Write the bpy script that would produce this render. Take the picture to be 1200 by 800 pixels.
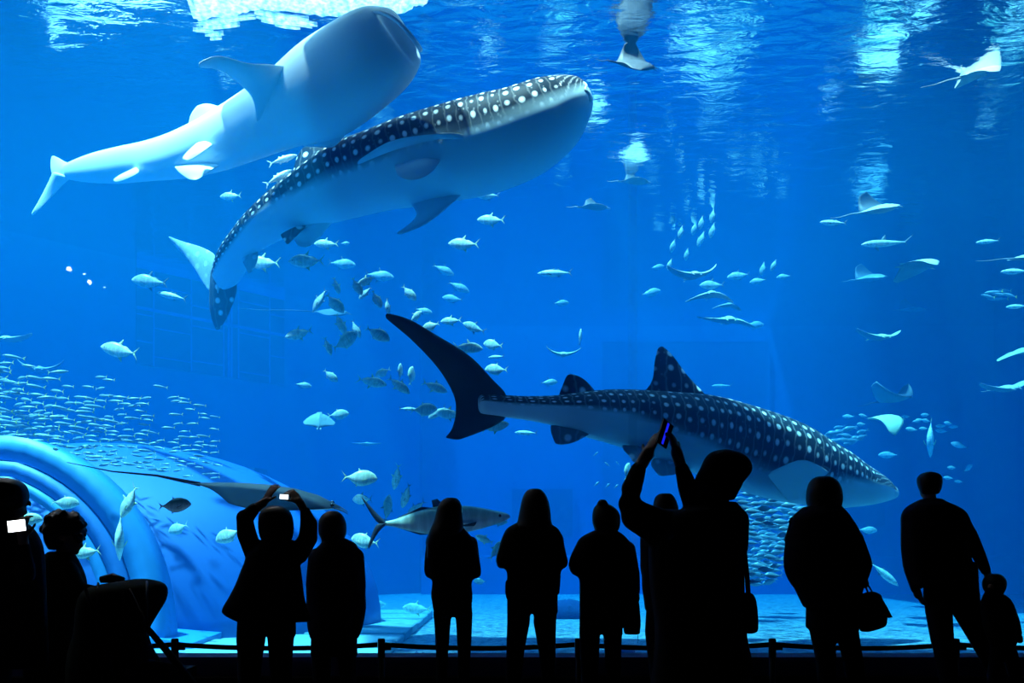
import bpy, bmesh, math, random
from mathutils import Vector, Matrix, Euler
S = bpy.context.scene
for o in list(bpy.data.objects): bpy.data.objects.remove(o)
C = S.collection
R = math.radians
random.seed(7)
# ---------------------------------------------------------------- camera
F = 1040.0; EYE = 1.26; HOR = 640.0          # focal length in px of the 1200x800 frame, eye height, horizon row
cam = bpy.data.objects.new('camera', bpy.data.cameras.new('camera')); C.objects.link(cam); S.camera = cam
cam.location = (0, 0, EYE); cam.rotation_euler = (R(90), 0, 0)
cam.data.lens = 36 * F / 1200; cam.data.shift_y = 0.2; cam.data.clip_end = 200
S.view_settings.view_transform = 'Standard'; S.view_settings.look = 'None'
S.view_settings.gamma = 1; S.view_settings.use_curve_mapping = False
S.view_settings.exposure = -0.15
S.cycles.volume_bounces = 6          # light scattered more than once in the water
# ---------------------------------------------------------------- sky and sun (they reach the tank through the open water surface)
W = bpy.data.worlds.new('sky'); S.world = W; W.use_nodes = True
W.node_tree.nodes['Background'].inputs[0].default_value = (.62, .8, 1, 1)
W.node_tree.nodes['Background'].inputs[1].default_value = 5.5
sl = bpy.data.lights.new('sun', 'SUN'); sl.energy = 32; sl.angle = R(1.5); sl.color = (1, .97, .9)
sun = bpy.data.objects.new('sun', sl); C.objects.link(sun)
sun.rotation_euler = (R(10), R(-14), 0); sun.location = (-6, 2, 20)
# ---------------------------------------------------------------- helpers
def P(x, y, d): return Vector(((x - 600) * d / F, d, EYE + (HOR - y) * d / F))
def tag(o, label=None, cat=None, group=None, kind=None):
    if label: o['label'] = label
    if cat: o['category'] = cat
    if group: o['group'] = group
    if kind: o['kind'] = kind
    return o
def empty(name, loc):
    o = bpy.data.objects.new(name, None); C.objects.link(o); o.location = loc; o.empty_display_size = .1; return o
class MB:
    def __init__(s): s.v = []; s.f = []; s.m = []; s.uv = []; s.k = []      # k: back mask per vertex
    def add(s, p, uv=(0, 0), k=0.):
        s.v.append(tuple(p)); s.uv.append(uv); s.k.append(k); return len(s.v) - 1
    def face(s, f, m=0): s.f.append(tuple(f)); s.m.append(m)
    def box(s, a, b, m=0):
        i = len(s.v)
        for x in (a[0], b[0]):
            for y in (a[1], b[1]):
                for z in (a[2], b[2]): s.add((x, y, z))
        for f in ((0, 1, 3, 2), (4, 6, 7, 5), (0, 4, 5, 1), (2, 3, 7, 6), (0, 2, 6, 4), (1, 5, 7, 3)): s.face([i + q for q in f], m)
    def rings(s, R_, m=0, cap=True, close=True):
        n = len(R_[0]); idx = []
        for r in R_: idx.append([s.add(*(q if isinstance(q, tuple) and len(q) == 3 and not isinstance(q[0], float) else (q,))) for q in r])
        for a, b in zip(idx, idx[1:]):
            for j in range(n if close else n - 1): s.face((a[j], a[(j + 1) % n], b[(j + 1) % n], b[j]), m)
        if cap: s.face(idx[0][::-1], m); s.face(idx[-1], m)
        return idx
    def tube(s, pts, n=10, m=0):               # pts: (Vector, radius) or (Vector, rx, ry)
        P_ = [Vector(p[0]) for p in pts]; rr = []
        up = Vector((0, 0, 1)); t0 = (P_[-1] - P_[0]).normalized()
        if abs(t0.dot(up)) > .8: up = Vector((0, 1, 0))
        for i, p in enumerate(P_):
            t = (P_[min(i + 1, len(P_) - 1)] - P_[max(i - 1, 0)]).normalized()
            a = t.cross(up).normalized(); b = a.cross(t).normalized()
            r1 = pts[i][1]; r2 = pts[i][2] if len(pts[i]) > 2 else r1
            rr.append([(p + a * (r1 * math.cos(2 * math.pi * j / n)) + b * (r2 * math.sin(2 * math.pi * j / n)),) for j in range(n)])
        s.rings([[q[0] for q in r] for r in rr], m)
    def ball(s, c, rx, ry, rz, n=12, m=0, rot=None):
        c = Vector(c); rr = []
        for i in range(1, n // 2 + 2):
            a = math.pi * (i - .5) / (n // 2 + 1.0); ring = []
            for j in range(n):
                b = 2 * math.pi * j / n
                q = Vector((rx * math.sin(a) * math.cos(b), ry * math.sin(a) * math.sin(b), rz * math.cos(a)))
                if rot: q = rot @ q
                ring.append(c + q)
            rr.append(ring)
        s.rings(rr, m)
    def fin(s, lead, trail, th, n=8, mm=4, m=0, k=(1., 1.), us=1., both=False):
        L_ = spline([Vector(p) for p in lead], n); T_ = spline([Vector(p) for p in trail], n)
        if (L_[-1] - T_[-1]).length < 1e-5: T_[-1] = T_[-1] + (T_[-2] - T_[-1]) * .04
        tops = []; bots = []
        for i in range(n + 1):
            ch = T_[i] - L_[i]; sp = (L_[min(i + 1, n)] + T_[min(i + 1, n)]) - (L_[max(i - 1, 0)] + T_[max(i - 1, 0)])
            nn = ch.cross(sp); nn = nn.normalized() if nn.length > 1e-9 else Vector((0, 1, 0))
            tt = []; bb = []; h = th * (1 - .8 * i / n) if not both else th * (.15 + math.sin(math.pi * i / n))
            for j in range(mm + 1):
                c = j / mm; p = L_[i] + ch * c; o = nn * (h * (math.sin(math.pi * c ** .7) + .12))
                uv = (p.x * us, p.z * us)
                tt.append(s.add(p + o, uv, k[0])); bb.append(s.add(p - o, uv, k[1]))
            tops.append(tt); bots.append(bb)
        for i in range(n):
            for j in range(mm):
                s.face((tops[i][j], tops[i][j + 1], tops[i + 1][j + 1], tops[i + 1][j]), m)
                s.face((bots[i][j], bots[i + 1][j], bots[i + 1][j + 1], bots[i][j + 1]), m)
            s.face((tops[i][0], tops[i + 1][0], bots[i + 1][0], bots[i][0]), m)
            s.face((tops[i][mm], bots[i][mm], bots[i + 1][mm], tops[i + 1][mm]), m)
        s.face(tops[n] + bots[n][::-1], m); s.face(tops[0][::-1] + bots[0], m)
    def mesh(s, name, mats, smooth=True, uv=False):
        me = bpy.data.meshes.new(name); me.from_pydata(s.v, [], s.f)
        for q in (mats if isinstance(mats, (list, tuple)) else [mats]): me.materials.append(q)
        me.polygons.foreach_set('material_index', s.m)
        me.polygons.foreach_set('use_smooth', [smooth] * len(s.f))
        if uv:
            ul = me.uv_layers.new(name='UVMap'); li = [0] * len(me.loops); me.loops.foreach_get('vertex_index', li)
            fl = []
            for i in li: fl += s.uv[i]
            ul.data.foreach_set('uv', fl)
            at = me.attributes.new('back', 'FLOAT', 'POINT'); at.data.foreach_set('value', s.k)
        me.update(); return me
    def build(s, name, mats, parent=None, smooth=True, uv=False, loc=None, origin=None):
        if origin is not None:
            o0 = Vector(origin); s.v = [tuple(Vector(v) - o0) for v in s.v]
        o = bpy.data.objects.new(name, s.mesh(name, mats, smooth, uv)); C.objects.link(o)
        if origin is not None: o.location = origin
        if loc is not None: o.location = loc
        if parent:
            o.parent = parent
            if loc is None and origin is None: o.location = -parent.location if parent.type == 'EMPTY' else (0, 0, 0)
        return o
def cr(a, b, c, d, t):
    return .5 * ((2 * b) + (c - a) * t + (2 * a - 5 * b + 4 * c - d) * t * t + (3 * b - a - 3 * c + d) * t ** 3)
def spline(p, n):
    out = []; m = len(p) - 1
    if m == 0: return [p[0]] * (n + 1)
    for i in range(n + 1):
        u = m * i / n; k = min(int(u), m - 1); t = u - k
        a = p[k - 1] if k > 0 else p[0] * 2 - p[1]; d = p[k + 2] if k + 2 <= m else p[m] * 2 - p[m - 1]
        out.append(cr(a, p[k], p[k + 1], d, t))
    return out
def fix(me):
    bm = bmesh.new(); bm.from_mesh(me); bmesh.ops.recalc_face_normals(bm, faces=bm.faces); bm.to_mesh(me); bm.free()
# ---------------------------------------------------------------- materials
def nmat(name):
    m = bpy.data.materials.new(name); m.use_nodes = True; nt = m.node_tree
    return m, nt, nt.nodes['Principled BSDF'], nt.nodes.new, nt.links.new
def mat(name, c, rough=.7, noise=0, scale=5, c2=None, metal=0, spec=.5, bump=0):
    m, nt, b, N, L = nmat(name)
    b.inputs['Base Color'].default_value = (*c, 1); b.inputs['Roughness'].default_value = rough
    b.inputs['Metallic'].default_value = metal; b.inputs['Specular IOR Level'].default_value = spec
    if noise or bump:
        tc = N('ShaderNodeTexCoord'); ns = N('ShaderNodeTexNoise'); ns.inputs['Scale'].default_value = scale; ns.inputs['Detail'].default_value = 6; ns.inputs['Roughness'].default_value = .62
        L(tc.outputs['Object'], ns.inputs['Vector'])
        if noise:
            mx = N('ShaderNodeMix'); mx.data_type = 'RGBA'; mr = N('ShaderNodeMapRange'); mr.inputs[1].default_value = .35; mr.inputs[2].default_value = .65
            L(ns.outputs['Fac'], mr.inputs[0]); L(mr.outputs[0], mx.inputs[0])
            mx.inputs[6].default_value = (*c, 1); mx.inputs[7].default_value = (*(c2 or [q * (1 - noise) for q in c]), 1)
            L(mx.outputs[2], b.inputs['Base Color'])
        if bump:
            bp = N('ShaderNodeBump'); bp.inputs['Strength'].default_value = 1; bp.inputs['Distance'].default_value = bump
            L(ns.outputs['Fac'], bp.inputs['Height']); L(bp.outputs[0], b.inputs['Normal'])
    return m
def emit(name, c, s):
    m, nt, b, N, L = nmat(name); b.inputs['Base Color'].default_value = (0, 0, 0, 1)
    b.inputs['Emission Color'].default_value = (*c, 1); b.inputs['Emission Strength'].default_value = s; return m
M = {}
M['wall'] = mat('painted tank wall', (.006, .07, .26), .9, .1, .35)
M['wall2'] = mat('dark recessed tank panel', (.002, .01, .06), .9, .2, .6)
M['bar'] = mat('pale panel frame', (.012, .09, .42), .8)
M['sand'] = mat('tank gravel', (.3, .36, .38), .95, .7, 9, (.05, .08, .11), bump=.03)
M['slab'] = mat('pale tank slab', (.28, .38, .42), .9, .15, 2)
M['dome'] = mat('dome skin', (.008, .10, .36), .6, .12, .6)
M['rim'] = mat('dome rim', (.04, .26, .55), .45)
M['gasket'] = mat('dome gasket', (.03, .16, .45), .5)
M['rock'] = mat('dark rock', (.006, .03, .11), .95, .4, 1.5, bump=.15)
M['black'] = mat('black painted metal', (.004, .004, .005), .6, spec=.2)
M['hall'] = mat('dark hall plaster', (.006, .006, .008), .9, spec=.1)
M['carpet'] = mat('dark hall carpet', (.06, .055, .09), .95, .3, 60, spec=.05)
M['sill'] = mat('dark sill', (.10, .11, .22), .7, spec=.2)
M['belt'] = mat('black belt webbing', (.004, .004, .004), .9, spec=.1)
def water_mat():
    m = bpy.data.materials.new('sea water'); m.use_nodes = True; nt = m.node_tree; nt.nodes.clear(); N = nt.nodes.new; L = nt.links.new
    o = N('ShaderNodeOutputMaterial'); a = N('ShaderNodeVolumeAbsorption'); s = N('ShaderNodeVolumeScatter'); ad = N('ShaderNodeAddShader')
    a.inputs['Color'].default_value = (0.22, .76, .905, 1); a.inputs['Density'].default_value = .3
    s.inputs['Color'].default_value = (.004, .29, .66, 1); s.inputs['Density'].default_value = .044; s.inputs['Anisotropy'].default_value = .35
    L(a.outputs[0], ad.inputs[0]); L(s.outputs[0], ad.inputs[1]); L(ad.outputs[0], o.inputs['Volume']); return m
M['water'] = water_mat()
def surface_mat():      # mirror at grazing angles (total reflection), clear when looked straight through
    m = bpy.data.materials.new('water surface'); m.use_nodes = True; nt = m.node_tree; nt.nodes.clear(); N = nt.nodes.new; L = nt.links.new
    o = N('ShaderNodeOutputMaterial'); lw = N('ShaderNodeLayerWeight'); lw.inputs[0].default_value = .5
    r = N('ShaderNodeMapRange'); r.inputs[1].default_value = .08; r.inputs[2].default_value = .25
    t = N('ShaderNodeBsdfTransparent'); g = N('ShaderNodeBsdfGlossy'); g.inputs['Roughness'].default_value = .08; g.inputs['Color'].default_value = (.62, .7, .8, 1)
    mx = N('ShaderNodeMixShader'); tc = N('ShaderNodeTexCoord')
    mp = N('ShaderNodeMapping'); mp.inputs['Scale'].default_value = (.75, 1.5, 1); L(tc.outputs['Object'], mp.inputs['Vector'])
    n1 = N('ShaderNodeTexNoise'); n1.inputs['Scale'].default_value = 2.4; n1.inputs['Detail'].default_value = 4; n1.inputs['Distortion'].default_value = .5; L(mp.outputs[0], n1.inputs['Vector'])
    n2 = N('ShaderNodeTexNoise'); n2.inputs['Scale'].default_value = .35; n2.inputs['Detail'].default_value = 1; L(mp.outputs[0], n2.inputs['Vector'])
    b1 = N('ShaderNodeBump'); b1.inputs['Distance'].default_value = .026; b2 = N('ShaderNodeBump'); b2.inputs['Distance'].default_value = .035
    L(n1.outputs['Fac'], b1.inputs['Height']); L(n2.outputs['Fac'], b2.inputs['Height']); L(b2.outputs[0], b1.inputs['Normal'])
    L(b1.outputs[0], g.inputs['Normal']); L(b1.outputs[0], lw.inputs['Normal'])
    L(lw.outputs['Facing'], r.inputs[0]); L(r.outputs[0], mx.inputs[0]); L(t.outputs[0], mx.inputs[1]); L(g.outputs[0], mx.inputs[2]); L(mx.outputs[0], o.inputs[0])
    return m
M['surface'] = surface_mat()
def pane_mat(tr=None):
    m = bpy.data.materials.new('clear acrylic'); m.use_nodes = True; nt = m.node_tree; nt.nodes.clear(); N = nt.nodes.new; L = nt.links.new
    o = N('ShaderNodeOutputMaterial'); fr = N('ShaderNodeFresnel'); fr.inputs[0].default_value = 1.35
    t = N('ShaderNodeBsdfTransparent'); t.inputs[0].default_value = (.98, .99, 1, 1) if not tr else (tr, .96, 1, 1); g = N('ShaderNodeBsdfGlossy'); g.inputs['Roughness'].default_value = 0; mx = N('ShaderNodeMixShader')
    L(fr.outputs[0], mx.inputs[0]); L(t.outputs[0], mx.inputs[1]); L(g.outputs[0], mx.inputs[2]); L(mx.outputs[0], o.inputs[0]); return m
M['pane'] = pane_mat()
def joint_mat():
    m = bpy.data.materials.new('acrylic joint'); m.use_nodes = True; nt = m.node_tree; nt.nodes.clear(); N = nt.nodes.new; L = nt.links.new
    o = N('ShaderNodeOutputMaterial'); t = N('ShaderNodeBsdfTransparent'); t.inputs[0].default_value = (1, 1, 1, 1); g = N('ShaderNodeBsdfTranslucent'); mx = N('ShaderNodeMixShader'); mx.inputs[0].default_value = .04
    L(t.outputs[0], mx.inputs[1]); L(g.outputs[0], mx.inputs[2]); L(mx.outputs[0], o.inputs[0]); return m
# ---------------------------------------------------------------- the hall
SURF = 8.7; TF = -.27
G = 8.5                                     # plane of the big window
def struct(name, a, b, m, parent=None):
    mb = MB(); mb.box(a, b); o = mb.build(name, m, parent, smooth=False); fix(o.data)
    if not parent: o['kind'] = 'structure'
    return o
struct('floor', (-13, -6, -.2), (13, G - .3, 0), M['carpet'])
struct('ceiling', (-13, -6, 9.2), (13, G - .3, 9.5), M['hall'])
struct('wall_left', (-13.3, -6.3, -.2), (-13, G - .3, 9.5), M['hall'])
struct('wall_right', (13, -6.3, -.2), (13.3, G - .3, 9.5), M['hall'])
struct('wall_back', (-13, -6.3, -.2), (13, -6, 9.5), M['hall'])
SILL = EYE - (765 - HOR) * (G - .03) / F
struct('wall_front', (-13.3, G - .3, -.6), (13.3, G - .03, SILL - .05), M['sill'])
struct('trim_1', (-13.3, G - .34, SILL - .05), (13.3, G - .02, SILL), M['sill'])
struct('trim_2', (-13.3, G - .38, .0), (13.3, G - .3, .06), M['black'])
struct('trim_3', (P(736, 0, G).x, G - .024, SILL), (P(746, 0, G).x, G - .021, 9.4), joint_mat())      # bonded joint of the acrylic
struct('window_1', (-13.3, G - .02, TF - .1), (13.3, G + .28, 9.4), M['pane'])
for i, (x, y) in enumerate(((82, 316), (100, 322))):      # two ceiling spots, seen only as reflections in the acrylic
    q = P(x, y, 12.2); q.y = 2 * (G - .02) - q.y
    t = tag(empty('ceiling_spotlight', q), ('larger' if i == 0 else 'smaller') + ' ceiling spotlight mirrored as a white dot in the big window', 'lamp')
    mb = MB(); mb.tube([(q + Vector((0, .02, 0)), .05 if i == 0 else .03), (q + Vector((0, -.14, .03)), .05)], 12); mb.build('lamp_shade', M['black'], t)
    mb = MB(); mb.ball(q + Vector((0, .03, 0)), *([.034 if i == 0 else .016] * 3)); mb.build('bulb', emit('spot bulb', (1, .97, .9), 60), t)
    mb = MB(); mb.tube([(q + Vector((0, -.08, .04)), .012), (Vector((q.x, q.y - .08, 9.2)), .012)], 8); mb.build('stem', M['black'], t)
# ---------------------------------------------------------------- the tank

poly = [(-16.5, G + .3), (-16, 16.8), (-9.84, 23), (-6.7, 26.2), (-3.03, 29.2), (-3.03, 30), (16.3, 30), (16.9, 22), (16.9, G + .3)]
def wall_between(name, a, b, m, z0=TF, z1=10.5, t=.3, parent=None, kind='structure'):
    a = Vector((*a, 0)); b = Vector((*b, 0)); n = (b - a).normalized().cross(Vector((0, 0, 1))) * -t
    mb = MB(); i = [mb.add(q) for q in (a, b, b + n, a + n)]; j = [mb.add(Vector(mb.v[q]) + Vector((0, 0, z1 - z0))) for q in i]
    for q in i + j: mb.v[q] = (mb.v[q][0], mb.v[q][1], mb.v[q][2] + z0)
    mb.face(i); mb.face(j[::-1])
    for k in range(4): mb.face((i[k], j[k], j[(k + 1) % 4], i[(k + 1) % 4]))
    o = mb.build(name, m, parent, smooth=False); fix(o.data)
    if kind: o['kind'] = kind
    return o
tw = []
for a, b in zip(poly, poly[1:]): tw.append(wall_between('tank_wall', a, b, M['wall']))
tf = struct('tank_floor', (-17, G + .3, TF - .25), (17.3, 30.4, TF), M['sand'])
struct('water', (-16.9, G + .29, TF - .1), (17.1, 30.2, SURF + .02), M['water'])
mb = MB()
nx, ny = 2, 2
ii = [mb.add(q) for q in ((-17, G + .29, SURF), (17.2, G + .29, SURF), (17.2, 30.3, SURF), (-17, 30.3, SURF))]; mb.face(ii)
o = mb.build('water_surface', M['surface'], smooth=False); o['kind'] = 'structure'
struct('front_shade_slab', (-3.2, G - .4, 9.6), (17.3, 11.4, 9.8), M['hall'])      # unseen slab added over the water to shade the strip by the glass
struct('side_shade_slab', (8.5, 18.5, 9.6), (17.3, 30.3, 9.8), M['hall'])      # unseen slab added to darken the back right corner
# low plinth round the back of the tank
struct('tank_ledge', (-2.9, 28.3, TF), (16.2, 29.9, .95), M['wall'])
struct('tank_ledge', (-8.5, 24.9, TF), (-4.4, 26.2, .9), M['wall'])
# dark gridded panel on the slanted wall, upper part mirrored in the surface
A = Vector((*poly[2], 0)); B = Vector((*poly[3], 0)); dn = (B - A).normalized(); nr = Vector((dn.y, -dn.x, 0)); LN = (B - A).length
pn = tag(empty('wall_panel', (*((A + B) / 2).xy, 6.0)), 'large dark gridded panel set in the left tank wall', 'panel')
def on_wall(name, u0, u1, z0, z1, off, t, m, parent):
    mb = MB(); a = A + dn * (u0 * LN) + nr * off; b = A + dn * (u1 * LN) + nr * off; c = nr * -t
    i = [mb.add(q + Vector((0, 0, z0))) for q in (a, b, b + c, a + c)]; j = [mb.add(q + Vector((0, 0, z1))) for q in (a, b, b + c, a + c)]
    mb.face(i); mb.face(j[::-1])
    for k in range(4): mb.face((i[k], j[k], j[(k + 1) % 4], i[(k + 1) % 4]))
    o = mb.build(name, m, parent, smooth=False); fix(o.data); return o
on_wall('backing', .02, .99, 6.0, 8.95, .04, .1, M['wall2'], pn)
for z0, z1 in ((7.42, 7.5), (8.5, 8.72)): on_wall('rail', .02, .99, z0, z1, .09, .06, M['bar'], pn)
for u in (.59, .61): on_wall('mullion', u - .006, u + .006, 6.0, 8.5, .09, .06, M['bar'], pn)
for u in (.12, .35, .56, .66, .88): on_wall('mullion', u - .004, u + .004, 6.0, 8.5, .07, .04, M['bar'], pn)
for u0, u1, zz in ((.12, .35, (6.25, 7.0, 8.1)), (.35, .56, (6.3, 7.25, 7.8)), (.66, .88, (6.2, 7.3, 8.2)), (.02, .12, (6.6, 7.3, 8.0)), (.88, .99, (6.8, 8.0))):
    for z in zz: on_wall('crossbar', u0, u1, z - .015, z + .015, .07, .04, M['bar'], pn)
# closed openings in the back wall
def opening(name, label, x0, x1, y0, y1, d, m, cat):
    a = P(x0, y1, d); b = P(x1, y0, d)
    t = tag(empty(name, ((a.x + b.x) / 2, d, a.z)), label, cat)
    mb = MB(); mb.box((a.x, d - .06, a.z), (b.x, d + .04, b.z)); mb.build('panel', m, t, smooth=False)
    w = .04
    for q in (((a.x - w, d - .07, a.z), (a.x, d, b.z)), ((b.x, d - .07, a.z), (b.x + w, d, b.z)), ((a.x - w, d - .07, b.z), (b.x + w, d, b.z + w)), ((a.x - w, d - .07, a.z - w), (b.x + w, d, a.z))):
        mb = MB(); mb.box(*q); mb.build('frame', M['wall'], t, smooth=False)
    return t
M['wall3'] = mat('darker blue panel', (.004, .035, .14), .9)
opening('service_gate', 'tall dim closed gate in the far wall above the spotted shark', 706, 900, 401, 628, 29.9, M['wall3'], 'gate')
opening('viewing_port', 'small dim square port in the far wall right of the long dark fish', 600, 671, 573, 629, 29.9, M['wall2'], 'port')
opening('viewing_port', 'small dim port in the far wall beneath the spotted nose', 978, 1036, 590, 617, 29.9, M['wall2'], 'port')
mb = MB(); mb.tube([(Vector((-3, 29.93, SURF - .02)), .03), (Vector((16.2, 29.93, SURF - .02)), .03)], 6)
# slabs on the left part of the tank floor
for k in range(9):
    y0 = 10.2 + k * 1.02; mb = MB(); mb.box((-6.4 - .0 * k, y0, TF), (-1.72, y0 + .9, TF + .13 + .015 * (k % 3)), 0)
    o = mb.build('floor_slab', M['slab'], tf, smooth=False); md = o.modifiers.new('b', 'BEVEL'); md.width = .02
for i, (x, y, d, r) in enumerate(((491, 778, 11.0, .28), (735, 762, 12.5, .12), (665, 712, 19, .5), (1010, 700, 22, .35))):
    q = P(x, y, d); mb = MB(); mb.ball((q.x, q.y, TF + r * .2), r, r * .8, r * .55, 16); v2 = []
    for v in mb.v: v2.append(tuple(Vector(v) + Vector((random.uniform(-1, 1), random.uniform(-1, 1), random.uniform(-1, 1))) * r * .09))
    mb.v = v2; o = mb.build('boulder', M['rock'], origin=(q.x, q.y, TF))
    tag(o, ['rounded dark boulder on the tank floor by the slab edge', 'tiny dark stone on gravel behind the tall man taking a photo', 'broad low boulder on the far gravel left of the woman with a hair bun', 'flat boulder on the far gravel above the brown handbag'][i].replace('brown ', ''), 'rock')
# ---------------------------------------------------------------- acrylic dome at the left
dome = tag(empty('viewing_dome', (-7.6, 16, TF)), 'large pale blue domed viewing room on the tank floor at left', 'dome')
mb = MB(); rr = []
for i in range(0, 17):
    a = math.pi / 2 * i / 16.5; rr.append([Vector((-7.4 + 5.0 * math.cos(a) * math.cos(b), 16.2 + 3.3 * math.cos(a) * math.sin(b), TF + 3.4 * math.sin(a) ** .9)) for b in [2 * math.pi * j / 48 for j in range(48)]])
mb.rings(rr); mb.build('shell', M['dome'], dome)
def arch(cx, d, a, c, flat, w, dep, name, m, n=36, sk=0.0):
    mb = MB(); rr = []
    for i in range(n + 1):
        th = math.pi * i / n; cs = math.cos(th); sn = math.sin(th)
        x = cx + a * math.copysign(abs(cs) ** .9, cs); z = TF + c * min(sn ** .85, flat)
        o = Vector((cs, 0, sn)) * w
        p = Vector((x, d + sk * (x - cx), z))
        rr.append([p + o + Vector((0, -dep, 0)), p + o + Vector((0, dep, 0)), p - o + Vector((0, dep, 0)), p - o + Vector((0, -dep, 0))])
    mb.rings(rr); o = mb.build(name, m, dome); fix(o.data); return o
arch(-7.75, 12.4, 2.82, 3.0, .96, .17, .25, 'rim', M['rim'])
arch(-7.75, 12.2, 2.52, 2.72, .955, .10, .12, 'gasket', M['gasket'])
arch(-7.75, 12.15, 2.33, 2.54, .95, .07, .12, 'inner_rim', M['rim'])
#arch(-6.7, 16.8, 4.35, 3.25, .985, .03, .12, 'rib', M['dome'])
mb = MB(); kb = [Vector((-4.75, 12.0, TF)), Vector((-4.95, 14.5, TF)), Vector((-5.5, 18.0, TF)), Vector((-6.3, 21.8, TF))]
rr = []
for i, p in enumerate(spline(kb, 12)): rr.append([p + Vector((-.2, 0, 0)), p + Vector((.42, 0, 0)), p + Vector((.42, 0, .22)), p + Vector((-.2, 0, .3))])
mb.rings(rr); o = mb.build('kerb', M['rim'], dome, smooth=False); fix(o.data)
# rocky shelf behind the dome
mb = MB(); rr = []
for i in range(25):
    x = -14.5 + 8.1 * i / 24; top = 4.45 - 1.25 * (i / 24) ** 1.3 + random.uniform(-.06, .06); y = 20.4 + 1.6 * i / 24
    rr.append([Vector((x, y, TF)), Vector((x, y - .2 + random.uniform(-.1, .1), top - .5)), Vector((x, y + random.uniform(-.1, .1), top)), Vector((x, y + 1.2, top + .05)), Vector((x, y + 1.3, TF))])
mb.rings(rr); o = mb.build('rock_shelf', M['rock'], smooth=False, origin=(-10.5, 19.5, TF)); fix(o.data)
tag(o, 'long dark rock shelf behind the dome under the small fish shoal', 'rock')
# ---------------------------------------------------------------- added white sheet at the surface, standing in for bright skylight
def skylight_sheet_mat():
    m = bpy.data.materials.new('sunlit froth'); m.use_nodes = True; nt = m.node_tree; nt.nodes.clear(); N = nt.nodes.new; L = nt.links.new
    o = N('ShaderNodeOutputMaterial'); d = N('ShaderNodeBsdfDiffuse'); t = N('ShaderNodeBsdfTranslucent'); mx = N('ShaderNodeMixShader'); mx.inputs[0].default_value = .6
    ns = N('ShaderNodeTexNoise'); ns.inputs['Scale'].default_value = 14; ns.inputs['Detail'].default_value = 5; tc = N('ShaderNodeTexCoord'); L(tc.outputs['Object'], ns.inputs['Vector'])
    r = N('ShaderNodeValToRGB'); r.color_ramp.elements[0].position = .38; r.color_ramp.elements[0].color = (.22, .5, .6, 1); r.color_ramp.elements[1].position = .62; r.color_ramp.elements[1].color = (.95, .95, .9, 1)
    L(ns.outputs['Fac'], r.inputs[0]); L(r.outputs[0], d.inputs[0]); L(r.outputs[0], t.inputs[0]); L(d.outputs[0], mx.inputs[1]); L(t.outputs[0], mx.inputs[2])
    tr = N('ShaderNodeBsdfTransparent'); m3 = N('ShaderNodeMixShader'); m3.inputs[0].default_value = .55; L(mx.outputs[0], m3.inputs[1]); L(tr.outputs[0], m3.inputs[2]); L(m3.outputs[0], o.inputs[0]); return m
M['skylight_sheet'] = skylight_sheet_mat()
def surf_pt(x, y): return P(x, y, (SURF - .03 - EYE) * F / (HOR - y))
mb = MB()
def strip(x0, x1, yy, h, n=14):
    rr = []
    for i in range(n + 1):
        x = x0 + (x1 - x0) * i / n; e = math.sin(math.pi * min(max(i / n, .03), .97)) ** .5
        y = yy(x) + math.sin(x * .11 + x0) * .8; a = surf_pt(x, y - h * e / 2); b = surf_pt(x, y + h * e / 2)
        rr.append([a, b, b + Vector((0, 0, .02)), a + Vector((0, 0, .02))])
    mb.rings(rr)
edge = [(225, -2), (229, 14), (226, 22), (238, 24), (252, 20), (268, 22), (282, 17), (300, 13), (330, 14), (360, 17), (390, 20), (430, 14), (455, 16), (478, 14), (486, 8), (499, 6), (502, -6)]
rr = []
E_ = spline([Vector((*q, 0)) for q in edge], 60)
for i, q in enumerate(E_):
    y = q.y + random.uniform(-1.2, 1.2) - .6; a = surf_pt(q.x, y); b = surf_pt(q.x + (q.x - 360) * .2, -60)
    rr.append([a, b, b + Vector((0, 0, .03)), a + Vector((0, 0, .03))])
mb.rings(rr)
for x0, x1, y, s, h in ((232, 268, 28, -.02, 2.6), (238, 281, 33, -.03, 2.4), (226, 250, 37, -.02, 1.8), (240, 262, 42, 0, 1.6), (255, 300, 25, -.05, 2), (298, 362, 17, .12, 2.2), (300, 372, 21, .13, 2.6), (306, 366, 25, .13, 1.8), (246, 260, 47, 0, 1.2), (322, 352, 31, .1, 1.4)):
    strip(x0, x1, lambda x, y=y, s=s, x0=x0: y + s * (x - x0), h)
o = mb.build('skylight_patch', M['skylight_sheet'], origin=surf_pt(360, 5)); fix(o.data)
tag(o, 'bright white sheet standing in for skylight on the water surface above the feeding shark', 'skylight_sheet')
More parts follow.
